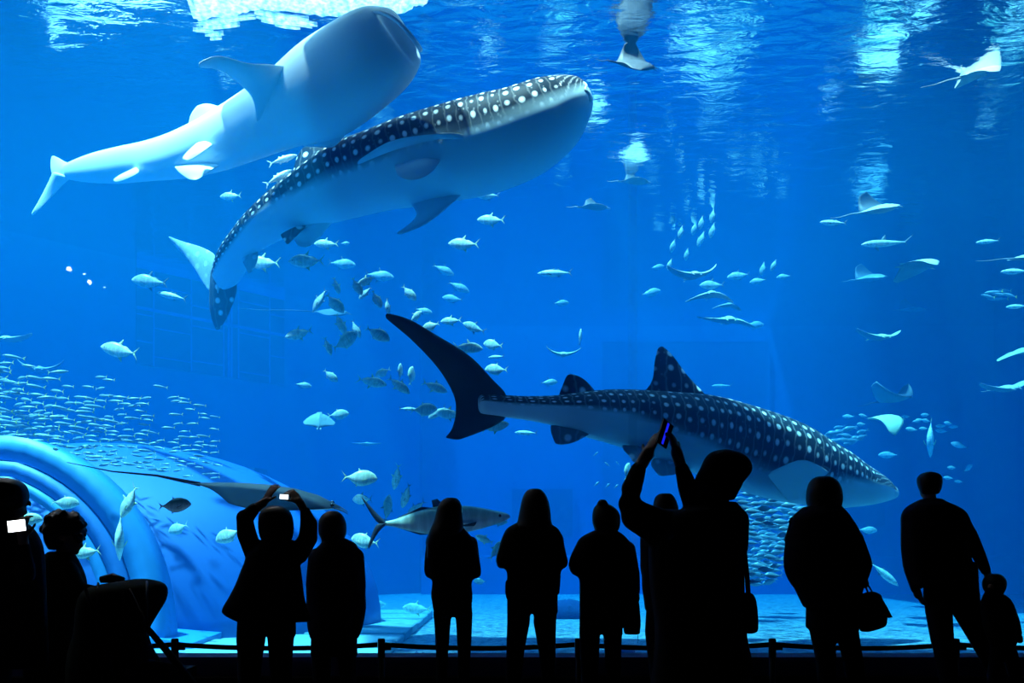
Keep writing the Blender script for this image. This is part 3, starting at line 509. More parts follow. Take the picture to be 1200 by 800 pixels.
# kind, x, y, length px, facing, tilt, turn, distance, label
FISH = [
 ('trevally', 271, 230, 28, -1, 0, 10, 16, 'silver trevally just below the pale shark, left of the spotted shark back'),
 ('trevally', 544, 286, 38, -1, 4, 10, 15, 'bright trevally facing left, lower of two beneath the gliding shark pectoral'),
 ('trevally', 576, 258, 34, -1, 4, 10, 16, 'bright trevally facing left, upper of two beneath the gliding shark pectoral'),
 ('grey', 572, 229, 30, -1, 0, 0, 17, 'dim trevally touching the belly outline of the gliding shark'),
 ('tuna', 651, 320, 42, -1, 2, 10, 17, 'slim silver fish alone in open water left of centre, forked tail right'),
 ('trevally', 360, 306, 46, -1, 2, 10, 14, 'large trevally facing left below the gliding shark tail stem'),
 ('trevally', 309, 308, 44, -1, 4, 8, 15, 'large trevally facing left between shark tail and panel edge'),
 ('trevally', 383, 286, 30, -1, 0, 0, 15.5, 'trevally facing left tucked under the gliding shark pelvic fin'),
 ('grey', 400, 309, 34, 1, -6, 0, 19, 'faint grey fish nose right behind the large trevally pair'),
 ('grey', 444, 323, 36, 1, -8, 0, 19, 'faint grey fish facing down right above the striped trevally'),
 ('grey', 176, 330, 46, -1, 6, 5, 15, 'dark green fish in front of the gridded panel, upper of a pair'),
 ('tuna', 202, 347, 40, -1, 14, 8, 15, 'pale slim fish in front of the gridded panel, lower of a pair'),
 ('trevally', 351, 391, 36, -1, -12, 10, 14, 'trevally facing down left beside the panel lower right corner'),
 ('trevally', 394, 334, 20, 1, -72, 20, 14, 'small trevally diving, topmost of the central trevally shoal'),
 ('trevally', 430, 329, 26, -1, -18, 20, 14, 'trevally turned away at the top right of the shoal'),
 ('jack', 418, 335, 22, 1, -62, 20, 13.8, 'diving trevally overlapping its neighbour at the top of the shoal'),
 ('jack', 441, 350, 20, 1, -60, 30, 14, 'yellow tailed trevally diving at the right of the shoal'),
 ('grey', 428, 343, 20, -1, -40, 20, 15, 'dim trevally sloping left beneath the top pair of the shoal'),
 ('jack', 392, 355, 30, 1, -48, 10, 13.5, 'brightest striped trevally diving right in the shoal middle'),
 ('grey', 375, 351, 28, -1, -50, 30, 14.5, 'greenish trevally with raised tail at the shoal left side'),
 ('trevally', 399, 379, 26, 1, -66, 25, 13.6, 'trevally diving steeply below the brightest striped one'),
 ('grey', 417, 385, 22, 1, -66, 20, 15, 'dim trevally diving left of the raised yellow tailed one'),
 ('jack', 442, 391, 32, 1, -28, 8, 13.4, 'striped trevally facing down right beneath the shark tail tip level'),
 ('jack', 404, 400, 36, 1, 34, 8, 13.4, 'large barred trevally rising right with reddish tail'),
 ('trevally', 384, 405, 20, 1, -70, 30, 13.5, 'small trevally diving at the tail of the large barred one'),
 ('jack', 479, 343, 22, 1, -45, 20, 15, 'lone trevally diving just above the dark tail tip'),
 ('grey', 454, 358, 16, 1, -85, 40, 15, 'tiny trevally nose down touching the dark tail tip'),
 ('trevally', 487, 371, 20, 1, 42, 20, 15, 'trevally rising right behind the dark tail upper edge'),
 ('grey', 496, 364, 22, 1, -15, 0, 18, 'faint trevally above the dark tail upper edge'),
 ('jack', 505, 382, 22, -1, -15, 20, 14, 'trevally half hidden behind the dark tail with yellow fins'),
 ('trevally', 529, 376, 26, -1, -3, 8, 15, 'trevally facing left, first above the dark tail slope'),
 ('grey', 556, 384, 30, -1, 22, 8, 15.5, 'darker trevally facing up left above the dark tail slope'),
 ('trevally', 548, 407, 36, 1, -4, 10, 14, 'large trevally cut by the dark tail upper edge'),
 ('jack', 578, 404, 24, -1, 10, 25, 15, 'trevally with blue tail right of the one cut by the dark tail'),
 ('tuna', 582, 418, 20, -1, 0, 20, 16, 'thin silver fish above the dark tail base'),
 ('jack', 582, 433, 28, -1, 2, 12, 14.5, 'trevally with humped back directly above the dark tail root'),
 ('tuna', 680, 395, 18, 1, 84, 30, 17, 'small narrow fish standing upright above the rear dorsal fin'),
 ('grey', 643, 448, 22, 1, 4, 10, 18, 'faint fish just left of the rear dorsal fin'),
 ('tuna', 617, 507, 28, -1, 2, 5, 16, 'faint slim fish left of the anal fin of the dark tailed shark'),
 ('grey', 355, 451, 20, 1, -8, 10, 16, 'greenish fish alone at the far left below the shoal'),
 ('jack', 387, 440, 20, 1, -40, 20, 15, 'small trevally diving right, alone below the shoal'),
 ('trevally', 435, 447, 36, 1, -12, 8, 14, 'trevally facing right, left one of the row beside the dark tail'),
 ('jack', 449, 436, 20, -1, -20, 25, 14.5, 'trevally turned left behind the row beside the dark tail'),
 ('trevally', 467, 451, 32, 1, -38, 8, 13.8, 'bright trevally diving right in the row beside the dark tail'),
 ('grey', 469, 436, 14, 1, 84, 50, 15, 'tiny end on fish above the bright diving trevally'),
 ('jack', 482, 441, 16, 1, 78, 50, 15, 'tiny upright trevally nearest the dark tail edge'),
 ('trevally', 509, 453, 32, 1, -22, 8, 14, 'trevally facing right close against the dark tail'),
 ('jack', 396, 486, 26, 1, 6, 8, 15, 'trevally facing right beside the pale little ray'),
 ('tuna', 478, 479, 22, 1, -2, 8, 15, 'slim fish at the left end of the clump by the dark tail'),
 ('jack', 496, 480, 32, 1, 4, 20, 14, 'round trevally in the middle of the clump by the dark tail'),
 ('grey', 513, 483, 26, -1, -30, 20, 14.5, 'trevally with raised yellow tail in the clump by the dark tail'),
 ('trevally', 527, 485, 34, -1, 6, 20, 14.2, 'trevally passing behind the dark tail from the clump'),
 ('trevally', 580, 500, 34, 1, 12, 8, 12.5, 'silver trevally under the dark tail root'),
 ('jack', 421, 560, 42, 1, -4, 8, 11.5, 'large silver trevally facing right above the long dark fish'),
 ('grey', 425, 585, 28, -1, 0, 40, 13, 'dim trevally behind the large silver one'),
 ('trevally', 465, 558, 28, -1, -76, 30, 13, 'narrow trevally nose down, topmost of four above the long dark fish'),
 ('grey', 476, 580, 28, -1, -70, 30, 13, 'dim trevally nose down between the four above the long dark fish'),
 ('grey', 454, 596, 28, 1, 80, 35, 13, 'narrow dim fish upright above the dark tail of the long fish'),
 ('grey', 488, 596, 30, -1, -40, 25, 13.2, 'dim fish partly behind the back of the long dark fish'),
 ('jack', 428, 634, 36, -1, 8, 20, 11.5, 'bright trevally behind the forked tail of the long dark fish'),
 ('trevally', 568, 632, 24, -1, 20, 10, 12.5, 'pale fish right of the long haired woman shoulder'),
 ('trevally', 581, 645, 26, 1, 55, 20, 12.5, 'pale thin fish rising beside the hooded person arm'),
 ('grey', 584, 612, 22, 1, 4, 20, 14, 'dim fish under the snout of the long dark fish'),
 ('trevally', 141, 411, 50, -1, 12, 8, 13, 'big silver trevally facing left above the small fish shoal'),
 ('jack', 76, 589, 32, 1, -4, 10, 11.6, 'trevally facing right just above the curly haired head'),
 ('jack', 33, 608, 32, 1, -4, 10, 11.0, 'trevally facing right behind the glowing phone'),
 ('trevally', 152, 587, 44, -1, -58, 20, 11.2, 'large pale fish nose down on the dome rim'),
 ('jack', 140, 627, 26, -1, -75, 65, 11, 'small fish seen head on over the dome gasket'),
 ('trevally', 101, 647, 42, -1, -8, 8, 11, 'silver trevally facing left right of the curly haired head'),
 ('dark', 204, 592, 38, 1, 4, 10, 9.4, 'dark trevally with black forked tail over the dome'),
 ('jack', 209, 619, 28, -1, -20, 20, 12.5, 'bright little trevally beneath the dark one'),
 ('jack', 268, 627, 36, -1, -24, 15, 11.6, 'bright trevally at the left elbow of the woman holding a phone up'),
 ('dark', 66, 526, 9, -1, 0, 0, 12, 'tiny dark fish above the dome left part'),
 ('small', 112, 535, 18, -1, -4, 0, 12, 'small dark fish above the dome right of the tiny one'),
 ('tuna', 977, 261, 32, -1, 4, 5, 17, 'slim fish facing left below the dark winged ray at right'),
 ('tuna', 1158, 283, 28, -1, -4, 5, 18, 'slim fish facing left near the right edge, alone'),
 ('tuna', 1190, 318, 34, -1, 0, 5, 17, 'dark slim fish at the right edge under the white ray'),
 ('tuna', 1192, 359, 26, -1, -2, 5, 18, 'dark slim fish lowest at the upper right edge'),
 ('grey', 835, 334, 30, -1, 0, 8, 19, 'dim fish between the two frontal rays at centre right'),
 ('grey', 866, 323, 28, -1, -8, 8, 20, 'dim fish facing left right of the topmost frontal ray'),
 ('grey', 889, 329, 20, -1, -8, 15, 20, 'dim small fish second right of the topmost frontal ray'),
 ('grey', 919, 324, 18, -1, -6, 10, 21, 'dim small fish third right of the topmost frontal ray'),
 ('grey', 762, 343, 26, 1, 14, 8, 21, 'faint fish left below the topmost frontal ray'),
 ('grey', 770, 313, 18, 1, 10, 8, 22, 'faint fish left of the topmost frontal ray'),
 ('grey', 865, 215, 22, -1, -42, 10, 19, 'pale fish diving left above the vertical fish school'),
 ('grey', 657, 355, 20, 1, 6, 20, 21, 'faint fish below the slim silver fish in open water'),
 ('grey', 519, 316, 28, 1, -24, 10, 20, 'faint fish sloping right, upper of three below the bright pair'),
 ('grey', 537, 336, 28, 1, -24, 10, 20, 'faint fish sloping right, middle of three below the bright pair'),
 ('grey', 531, 350, 26, -1, 8, 10, 20, 'faint fish facing left, lowest of three below the bright pair'),
 ('jack', 1090, 512, 24, 1, -88, 60, 18, 'oval fish seen end on among the small fish right of the yellowish ray'),
 ('grey', 1125, 522, 18, -1, 20, 30, 20, 'dim fish right of the oval end on fish'),
 ('grey', 1134, 549, 16, 1, 30, 20, 20, 'small dim fish upper of the scattered group above the tall man'),
 ('grey', 1016, 621, 26, 1, -4, 10, 18, 'faint fish under the spotted nose above the gravel'),
 ('tuna', 1036, 672, 46, 1, -38, 10, 16, 'large dim fish sloping down between handbag and tall man'),
 ('grey', 1042, 533, 24, -1, 0, 10, 21, 'faint fish above the spotted nose tip'),
 ('grey', 883, 381, 26, 1, 4, 10, 22, 'faint fish right under the yellowish flat ray'),
 ('jack', 735, 553, 18, 1, 70, 40, 15, 'small bright fish at the tall photographer left hand'),
 ('trevally', 437, 708, 30, 1, -4, 10, 19, 'yellowish fish resting on the far slab edge'),
 ('trevally', 489, 713, 36, -1, 2, 10, 17, 'silver fish low over the slab edge left of the long haired woman'),
 ('dark', 563, 681, 16, -1, 0, 10, 17, 'small dark fish near the floor right of the long haired woman'),
 ('grey', 404, 285, 12, 1, 0, 0, 19, 'very small faint fish above the trevally pair'),
]
for k, x, y, L, dr, ti, tu, d, lab in FISH:
    fish(k, x, y, L, dr, ti, tu, d, lab, name={'trevally': 'trevally', 'jack': 'trevally', 'tuna': 'tuna', 'grey': 'grey_trevally', 'dark': 'dark_trevally', 'small': 'small_fish'}[k])
for x, y, L, ti, lab in ((331, 187, 36, -160, 'white remora beside the spotted shark dorsal fin, upper one'), (326, 208, 38, -148, 'white remora beside the spotted shark dorsal fin, lower one')):
    fish('white', x, y, L, 1, 180 + ti, 5, 13.6, lab, name='remora')
# scattered schools; look alike fish share one label
def school(pts, kind, L, d, dr, tilt, label, name, group, jit=8, turn=20, dj=1.2):
    for q in pts:
        x, y = q[0], q[1]
        fish(kind, x, y, (q[2] if len(q) > 2 else L) * random.uniform(.85, 1.15), dr if random.random() < .93 else -dr, tilt + random.uniform(-jit, jit), random.uniform(-turn, turn), d + random.uniform(-dj, dj), label, name=name, group=group)
school([(827, 218), (827, 235), (790, 254), (798, 256), (814, 250), (835, 252), (844, 240), (846, 258), (798, 271), (814, 267), (835, 269), (822, 279), (789, 287), (805, 297), (785, 309), (870, 203), (843, 228), (822, 260), (894, 314), (907, 310)], 'grey', 19, 20, -1, -74, 'faint fish hanging nose down in the loose school right of centre', 'schooling_fish', 'loose vertical school in mid water')
school([(995, 488), (1062, 488), (1069, 503), (1074, 493), (1086, 493), (1104, 499), (1104, 505), (1083, 502), (1112, 496), (1116, 500), (1012, 487), (1010, 497), (1008, 513), (1112, 560), (1124, 564), (1116, 548), (1085, 486)], 'grey', 13, 20, -1, 4, 'small faint fish scattered around the yellowish ray', 'schooling_fish', 'scattered small fish at right')
school([(958 + random.random() * 50 + i % 3 * 2, 505 + random.random() * 22 - 6) for i in range(24)], 'smallgrey', 18, 19, -1, -14, 'fish of the tight group behind the spotted shark head', 'schooling_fish', 'tight group behind the shark head')
school([(698, 532), (712, 544), (724, 543), (712, 569), (699, 567), (722, 570)], 'smallgrey', 8, 18, 1, 40, 'tiny pale fish left of the raised hands', 'tiny_fish', 'tiny fish by the raised hands')
school([(1165, 342), (1172, 345), (1158, 347), (1178, 340), (1184, 346), (1170, 350)], 'small', 22, 19, -1, 4, 'dim slim fish of the small cluster at the right edge', 'schooling_fish', 'slim fish cluster at right edge')
pts = []
while len(pts) < 150:
    x = random.uniform(870, 984); y = random.uniform(574, 684)
    if (y - 574) > (984 - x) * 1.2 + 10: continue
    if y < 572 + (x - 870) * .28: continue
    if all((x - a) ** 2 + ((y - b) * 1.7) ** 2 < 1e9 and (abs(x - a) > 7 or abs(y - b) > 4.5) for a, b in pts) or random.random() < .02: pts.append((x, y))
school(pts, 'smallgrey', 20, 16, -1, -3, 'fish packed in the dense ball of fish beneath the spotted shark', 'schooling_fish', 'dense school beneath the spotted shark', 12, dj=2.2)
pts = []
while len(pts) < 240:
    x = random.betavariate(1.0, 1.3) * 268 - 8; t = random.betavariate(2.4, 1.2); y0 = 405 + x * .2; y1 = 527 + x * .14; y = y0 + (y1 - y0) * t
    if all(abs(x - a) > 8 or abs(y - b) > 3.6 for a, b, _ in pts) or random.random() < .02: pts.append((x, y, 23 - x * .04))
school(pts, 'small', 18, 13.2, -1, 0, 'small yellow tailed fish of the large shoal above the dome', 'fusilier', 'yellow tailed shoal above the dome', 9, 35, .45)
# ---------------------------------------------------------------- rays
def ray_mesh(name, top, bot, bl, br, tail=.7, aspect=.62, wing3=None):
    """unit span 1 (y), nose +x; bl/br: upward bend in degrees of the wing on +y / -y"""
    mb = MB(); n = 16; K = 6; tops = []; bots = []; half = .5
    def wing(s):
        b = R(bl if s > 0 else br); u = abs(s); seg = 10; y = z = 0
        for i in range(seg):
            a = b * ((i + .5) / seg) * u * 1.3; y += half * u / seg * math.cos(a); z += half * u / seg * math.sin(a)
        return math.copysign(y, s), z, b * u * 1.3
    for i in range(-n, n + 1):
        s = i / n; u = abs(s); y, z, a = wing(s); le = aspect * (.5 - .02 * u - .46 * u ** 1.7); te = aspect * (-.5 + .5 * u ** .7 - .1 * u * (1 - u)); te -= aspect * .16 * u
        if u > .92: te = le - (le - te) * 1.0 * max((1 - u) / .08, .08)
        le += .03 * (u < .13)
        th = .055 * (1 - u) ** 1.3 + .004; tt = []; bb = []
        for j in range(K + 1):
            c = j / K; x = le + (te - le) * c; h = th * (math.sin(math.pi * c ** .75) + .06) * (1.2 if u < .12 else 1)
            ny = -math.sin(a) * math.copysign(1, s); nz = math.cos(a)
            tt.append(mb.add((x, y + ny * h, z + nz * h))); bb.append(mb.add((x, y - ny * h * .8, z - nz * h * .8)))
        tops.append(tt); bots.append(bb)
    for i in range(2 * n):
        w3 = wing3 and i > n + 3
        for j in range(K):
            mb.face((tops[i][j], tops[i][j + 1], tops[i + 1][j + 1], tops[i + 1][j]), 3 if w3 else 0); mb.face((bots[i][j], bots[i + 1][j], bots[i + 1][j + 1], bots[i][j + 1]), 3 if w3 else 1)
        mb.face((tops[i][0], tops[i + 1][0], bots[i + 1][0], bots[i][0]), 0); mb.face((tops[i][K], bots[i][K], bots[i + 1][K], tops[i + 1][K]), 0)
    mb.face(tops[0] + bots[0][::-1], 0); mb.face(tops[-1][::-1] + bots[-1], 0)
    A_ = aspect * .5
    for s in (1, -1):
        mb.fin([(A_ - .03, s * .04, .0), (A_ + .04, s * .055, -.01), (A_ + .08, s * .05, -.03)], [(A_ - .03, s * .085, .0), (A_ + .03, s * .08, -.01), (A_ + .075, s * .06, -.03)], .008, n=4, mm=2, m=0)
        mb.fin([(-A_ + .03, s * .01, 0), (-A_ - .05, s * .04, 0)], [(-A_ + .05, s * .07, 0), (-A_ - .04, s * .07, 0)], .006, n=3, mm=2, m=0)
        mb.ball((A_ - .03, s * .085, .015), .014, .01, .012, 6, m=2)
    if tail: mb.tube([(Vector((-A_ + .04, 0, 0)), .016), (Vector((-A_ - tail * .3, 0, .01)), .008), (Vector((-A_ - tail * .65, 0, -.01)), .005), (Vector((-A_ - tail, 0, .0)), .002)], 6, m=0)
    me = mb.mesh(name, [top, bot, M['eye'], wing3 or top]); fix(me); return me
M['raytop'] = mat('dark ray back', (.03, .045, .06), .6, .3, 3)
M['raypale'] = mat('sunlit ray skin', (.45, .45, .4), .6)  # backs whitened by sun: that light is put into the colour
M['raymid'] = mat('grey ray skin', (.25, .33, .33), .6, .3, 3)
M['raybelly'] = mat('ray belly', (.7, .74, .72), .6)
M['rayyel'] = mat('yellowish ray skin', (.6, .66, .42), .6, .2, 3)
# label, x, y, span px, yaw, pitch, roll, wing bends, top, bottom, distance, tail
RAYS = [
 ('dark ray with raised pointed wing near the surface right of the gliding shark nose', 742, 76, 76, 8, 4, 22, 84, -22, 'raytop', 'raytop', 13, .25),
 ('cream ray lit by sun near the top right corner', 1146, 86, 70, 6, -16, -2, 5, -42, 'raypale', 'raypale', 14, .7),
 ('small ray with white rump facing right, upper of two at centre', 743, 213, 50, 4, 0, 6, 62, -8, 'raypale', 'raymid', 17.5, .3),
 ('small ray with white rump, lower of two at centre', 695, 243, 50, 4, 0, 6, 62, -8, 'raypale', 'raymid', 17, .3),
 ('frontal ray with upswept wings in a wide V, topmost of the ray stack', 811, 324, 64, -86, 8, 0, 42, 34, 'raypale', 'raymid', 17, .3),
 ('thin frontal ray with drooping wings in the middle of the ray stack', 832, 346, 56, -95, 6, 4, -34, -14, 'raypale', 'raymid', 18, .3),
 ('short ray with humped back low in the ray stack', 852, 358, 36, -80, 6, 0, -25, -20, 'raymid', 'raymid', 19, .2),
 ('yellowish flat ray with spread wings at the bottom of the ray stack', 852, 376, 68, -92, 9, -2, -18, 10, 'rayyel', 'raymid', 18, .2),
 ('white ray with dark raised wing at right above the small grey shark', 1029, 246, 72, 8, -12, 8, 80, -10, 'raypale', 'raymid', 16, .5),
 ('white ray with drooped wing at right below the small grey shark', 1074, 311, 70, 14, -4, -16, 0, -50, 'raypale', 'raymid', 16, .0),
 ('faint bluish ray left of the drooped white ray', 1019, 326, 56, 6, -8, 8, 75, -10, 'raymid', 'raymid', 21, .3),
 ('white ray cut by the right edge with thin tail', 1201, 302, 50, 8, -6, 6, 10, -25, 'raypale', 'raymid', 16, .9),
 ('faint ray with one raised wing under the drooped white ray', 1068, 363, 44, 6, -2, 6, 75, -6, 'raymid', 'raymid', 23, .2),
 ('frontal yellowish ray with wide low wings, alone at right', 1029, 396, 56, -84, 8, 0, 30, 34, 'rayyel', 'raymid', 18, .2),
 ('yellowish ray wing entering at the right edge', 1196, 412, 56, -86, 8, 10, 10, -20, 'rayyel', 'raymid', 18, .2),
 ('pale ray gliding left with raised far wing near the right edge', 1176, 456, 60, -80, 6, 8, 22, 30, 'raypale', 'raymid', 17, .3),
 ('dark manta with both wings curled up at right', 1046, 468, 66, -66, 0, 0, 62, 56, 'raytop', 'raymid', 18, .5),
 ('yellowish ray banking with one wing pointing down at right', 1038, 490, 60, 10, 0, 6, 0, -70, 'rayyel', 'rayyel', 16.5, .0),
 ('small frontal ray with upturned wings above the dark tailed shark', 660, 416, 44, -90, 6, 0, 34, 42, 'rayyel', 'raymid', 18, .0),
 ('pale triangular ray beside a trevally below the shoal', 374, 493, 36, 100, -60, 0, -14, -14, 'raymid', 'raymid', 16, .0),
 ('faint flat ray with small fin left of the four narrow fish', 430, 520, 34, 92, -2, 0, 6, 6, 'raymid', 'raymid', 19, .0),
 ('ray with curled up wing above the yellow tailed shoal', 48, 434, 56, -70, 4, 0, 46, 40, 'raymid', 'raymid', 16, .3),
 ('slim ray with lifted wing tip at the left edge', 12, 398, 52, -90, 6, 0, 26, 6, 'rayyel', 'raymid', 16, .0),
 ('faint ray trailing a long thin tail behind the trevally shoal', 388, 366, 60, 10, 0, 20, -10, 0, 'greyfin', 'greyfin', 19, 1.4),
]
for lab, x, y, sp, yw, pi_, ro, bl, br, tp, bt, d, tl in RAYS:
    o = bpy.data.objects.new('ray', ray_mesh('ray', M[tp], M[bt], bl, br, tl, wing3=M['raytop'] if bl > 60 else None)); C.objects.link(o)
    s = sp * d / F * 1.05; o.scale = (s, s, s); o.location = P(x, y, d); o.rotation_euler = Euler((R(ro), R(pi_), R(yw)), 'XYZ'); tag(o, lab, 'ray')
# large stingray over the woman photographing
o = bpy.data.objects.new('stingray', ray_mesh('stingray', M['raytop'], M['raybelly'], -34, -8, .75, .9)); C.objects.link(o)
o.location = P(312, 580, 10.0); s = 1.75; o.scale = (s, s, s); o.rotation_euler = Euler((R(9), R(9), R(12)), 'XYZ'); tag(o, 'large dark stingray with pale wing edges above the woman holding a phone up', 'ray')
# small grey shark
def small_shark(x, y, L, d, dr, tilt, label):
    mb = MB(); pr = spline([Vector(p) for p in [(.5, .0, -.01), (.42, .04, -.035), (.28, .07, -.06), (.1, .07, -.065), (-.1, .045, -.045), (-.25, .025, -.02), (-.34, .015, -.012)]], 14); rr = []
    for q in pr:
        c = (q.y + q.z) / 2; h = (q.y - q.z) / 2; rr.append([Vector((q.x, h * .85 * math.cos(2 * math.pi * j / 12), c + h * math.sin(2 * math.pi * j / 12))) for j in range(12)])
    mb.rings(rr, 0)
    mb.fin([(-.3, 0, .0), (-.38, 0, .06), (-.5, 0, .15)], [(-.34, 0, -.01), (-.38, 0, .02), (-.49, 0, .13)], .008, n=5, mm=2, m=1)
    mb.fin([(-.31, 0, -.0), (-.36, 0, -.06)], [(-.35, 0, .0), (-.375, 0, -.055)], .006, n=3, mm=2, m=1)
    mb.fin([(.14, 0, .06), (.07, 0, .13), (.04, 0, .16)], [(.02, 0, .05), (.02, 0, .1), (.03, 0, .155)], .008, n=4, mm=2, m=1)
    for s in (1, -1): mb.fin([(.26, s * .05, -.02), (.17, s * .13, -.06), (.1, s * .17, -.09)], [(.16, s * .05, -.03), (.12, s * .11, -.06), (.095, s * .16, -.09)], .007, n=4, mm=2, m=1)
    mb.ball((.4, .035, .0), .012, .012, .012, 6, m=2); mb.ball((.4, -.035, .0), .012, .012, .012, 6, m=2)
    o = mb.build('reef_shark', [M['greyfish'], M['greyfin'], M['eye']]); fix(o.data); s = L * d / F; o.scale = (s, s, s); o.location = P(x, y, d)
    o.rotation_euler = Euler((0, -R(tilt), R(0 if dr > 0 else 180)), 'XYZ'); tag(o, label, 'shark')
small_shark(1040, 285, 62, 17, -1, -3, 'small grey shark with black fin tips facing left at right')
small_shark(847, 452, 26, 22, -1, 0, 'very faint little shark right of the tall spotted dorsal fin')
# long dark fish behind the long haired woman
mb = MB(); pr = spline([Vector(p) for p in [(.5, .012, -.005), (.47, .03, -.02), (.38, .055, -.05), (.22, .09, -.085), (.02, .1, -.1), (-.15, .065, -.07), (-.28, .025, -.03), (-.36, .012, -.014)]], 24); rr = []
for q in pr:
    c = (q.y + q.z) / 2; h = (q.y - q.z) / 2; rr.append([Vector((q.x, h * .62 * math.cos(2 * math.pi * j / 20), c + h * math.sin(2 * math.pi * j / 20))) for j in range(20)])
mb.rings(rr, 0)
mb.fin([(-.33, 0, .0), (-.40, 0, .07), (-.5, 0, .19)], [(-.37, 0, -.01), (-.42, 0, .03), (-.495, 0, .17)], .01, n=8, mm=4, m=1)
mb.fin([(-.33, 0, -.0), (-.40, 0, -.06), (-.47, 0, -.17)], [(-.37, 0, .01), (-.42, 0, -.02), (-.475, 0, -.15)], .01, n=8, mm=4, m=1)
mb.fin([(.07, 0, .09), (.01, 0, .15)], [(-.02, 0, .09), (-.03, 0, .14)], .006, n=4, mm=2, m=1); mb.fin([(-.02, 0, .09), (-.1, 0, .1)], [(-.27, 0, .02), (-.265, 0, .035)], .005, n=4, mm=2, m=1)
mb.fin([(-.0, 0, -.09), (-.06, 0, -.14), (-.07, 0, -.16)], [(-.06, 0, -.085), (-.08, 0, -.12), (-.085, 0, -.155)], .006, n=4, mm=2, m=1); mb.fin([(-.05, 0, -.09), (-.12, 0, -.09)], [(-.27, 0, -.025), (-.265, 0, -.035)], .005, n=4, mm=2, m=1)
for s in (1, -1): mb.fin([(.27, s * .05, -.02), (.2, s * .08, -.035), (.12, s * .085, -.04)], [(.25, s * .05, -.05), (.19, s * .075, -.05), (.125, s * .08, -.045)], .006, n=4, mm=2, m=1); mb.ball((.43, s * .022, .012), .011, .006, .011, 8, m=2)
M['king'] = skin('bronze green fish skin', (.26, .38, .26), (.75, .85, .75), rough=.3)
o = mb.build('kingfish', [M['king'], M['darkfin'], M['eye']]); fix(o.data); s = 172 * 10.2 / F; o.scale = (s, s, s); o.location = P(512, 610, 10.2); o.rotation_euler = (0, R(-3), R(4))
tag(o, 'long dark backed fish with forked tail swimming right behind the long haired woman', 'fish')
# ---------------------------------------------------------------- people
FL = 0.0
def dk(name, c): return mat(name, c, .85, .3, 30, spec=.1)
M['skin'] = mat('skin', (.32, .19, .13), .6); M['hair'] = mat('black hair', (.008, .007, .007), .6, .4, 80); M['phone'] = mat('black phone', (.01, .01, .01), .3)
M['shoe'] = dk('dark shoe', (.01, .01, .01))
def remesh(o, vox, sm=3):
    md = o.modifiers.new('r', 'REMESH'); md.mode = 'VOXEL'; md.voxel_size = vox; md.use_smooth_shade = True
    m2 = o.modifiers.new('s', 'SMOOTH'); m2.iterations = sm; m2.factor = .5
def rowloft(mb, rows, d, depth, n=22, per=3, lean=0.):
    """rows: (y, xl, xr[, depth scale]) silhouettes read off the picture"""
    R3 = spline([Vector((r[0], r[1], r[2])) for r in rows], (len(rows) - 1) * per); D = spline([Vector((r[3] if len(r) > 3 else 1, 0, 0)) for r in rows], (len(rows) - 1) * per); rr = []
    for q, w in zip(R3, D):
        a = P(q.y, q.x, d); b = P(q.z, q.x, d); c = (a + b) / 2; hw = (b.x - a.x) / 2; hd = min(depth * w.x, max(hw * .95, .04))
        rr.append([Vector((c.x + hw * math.cos(t), c.y + hd * math.copysign(abs(math.sin(t)) ** .85, math.sin(t)), c.z)) for t in [2 * math.pi * j / n for j in range(n)]])
    mb.rings(rr)
def chain(mb, pts, d, sc=1., n=12):     # pts: (x, y, radius px[, dd])
    mb.tube([(P(p[0], p[1], d + (p[3] if len(p) > 3 else 0)), p[2] * d / F * sc) for p in pts], n)
    for p in pts: mb.ball(P(p[0], p[1], d + (p[3] if len(p) > 3 else 0)), *([p[2] * d / F * sc] * 3))
def hand(mb, w, dirv, nrm, side, L=.18, curl=20, spread=9):
    """palm, four unequal bent fingers and a thumb leaving the side of the palm"""
    dirv = dirv.normalized(); nrm = (nrm - dirv * nrm.dot(dirv)).normalized(); sd = dirv.cross(nrm) * side
    pw = L * .22; pl = L * .52
    rot = Matrix((sd, nrm, dirv)).transposed()
    mb.ball(w + dirv * pl * .55, pw, L * .085, pl * .62, 12, rot=rot)
    mb.tube([(w - dirv * .03, L * .14), (w + dirv * .02, L * .15)], 10)
    for i, (o, l) in enumerate(((-.78, .40), (-.27, .47), (.25, .44), (.74, .34))):
        b = w + dirv * pl * .92 + sd * pw * o; dd = (dirv + sd * math.tan(R(spread * o))).normalized(); pts = [(b - dd * .012, L * .052)]; q = b
        for k, fr in enumerate((.42, .32, .26)):
            dd = (Matrix.Rotation(R(curl), 3, sd * side) @ dd); q = q + dd * l * L * fr; pts.append((q, L * (.048 - .005 * k)))
        mb.tube(pts, 8)
    b = w + dirv * pl * .2 - sd * pw * .8; dd = (dirv * .75 - sd * .8).normalized(); pts = [(b, L * .07)]; q = b
    for k, fr in enumerate((.2, .17)):
        q = q + dd * L * fr; dd = (dd + dirv * .5 + nrm * .2).normalized(); pts.append((q, L * (.058 - .006 * k)))
    mb.tube(pts, 8)
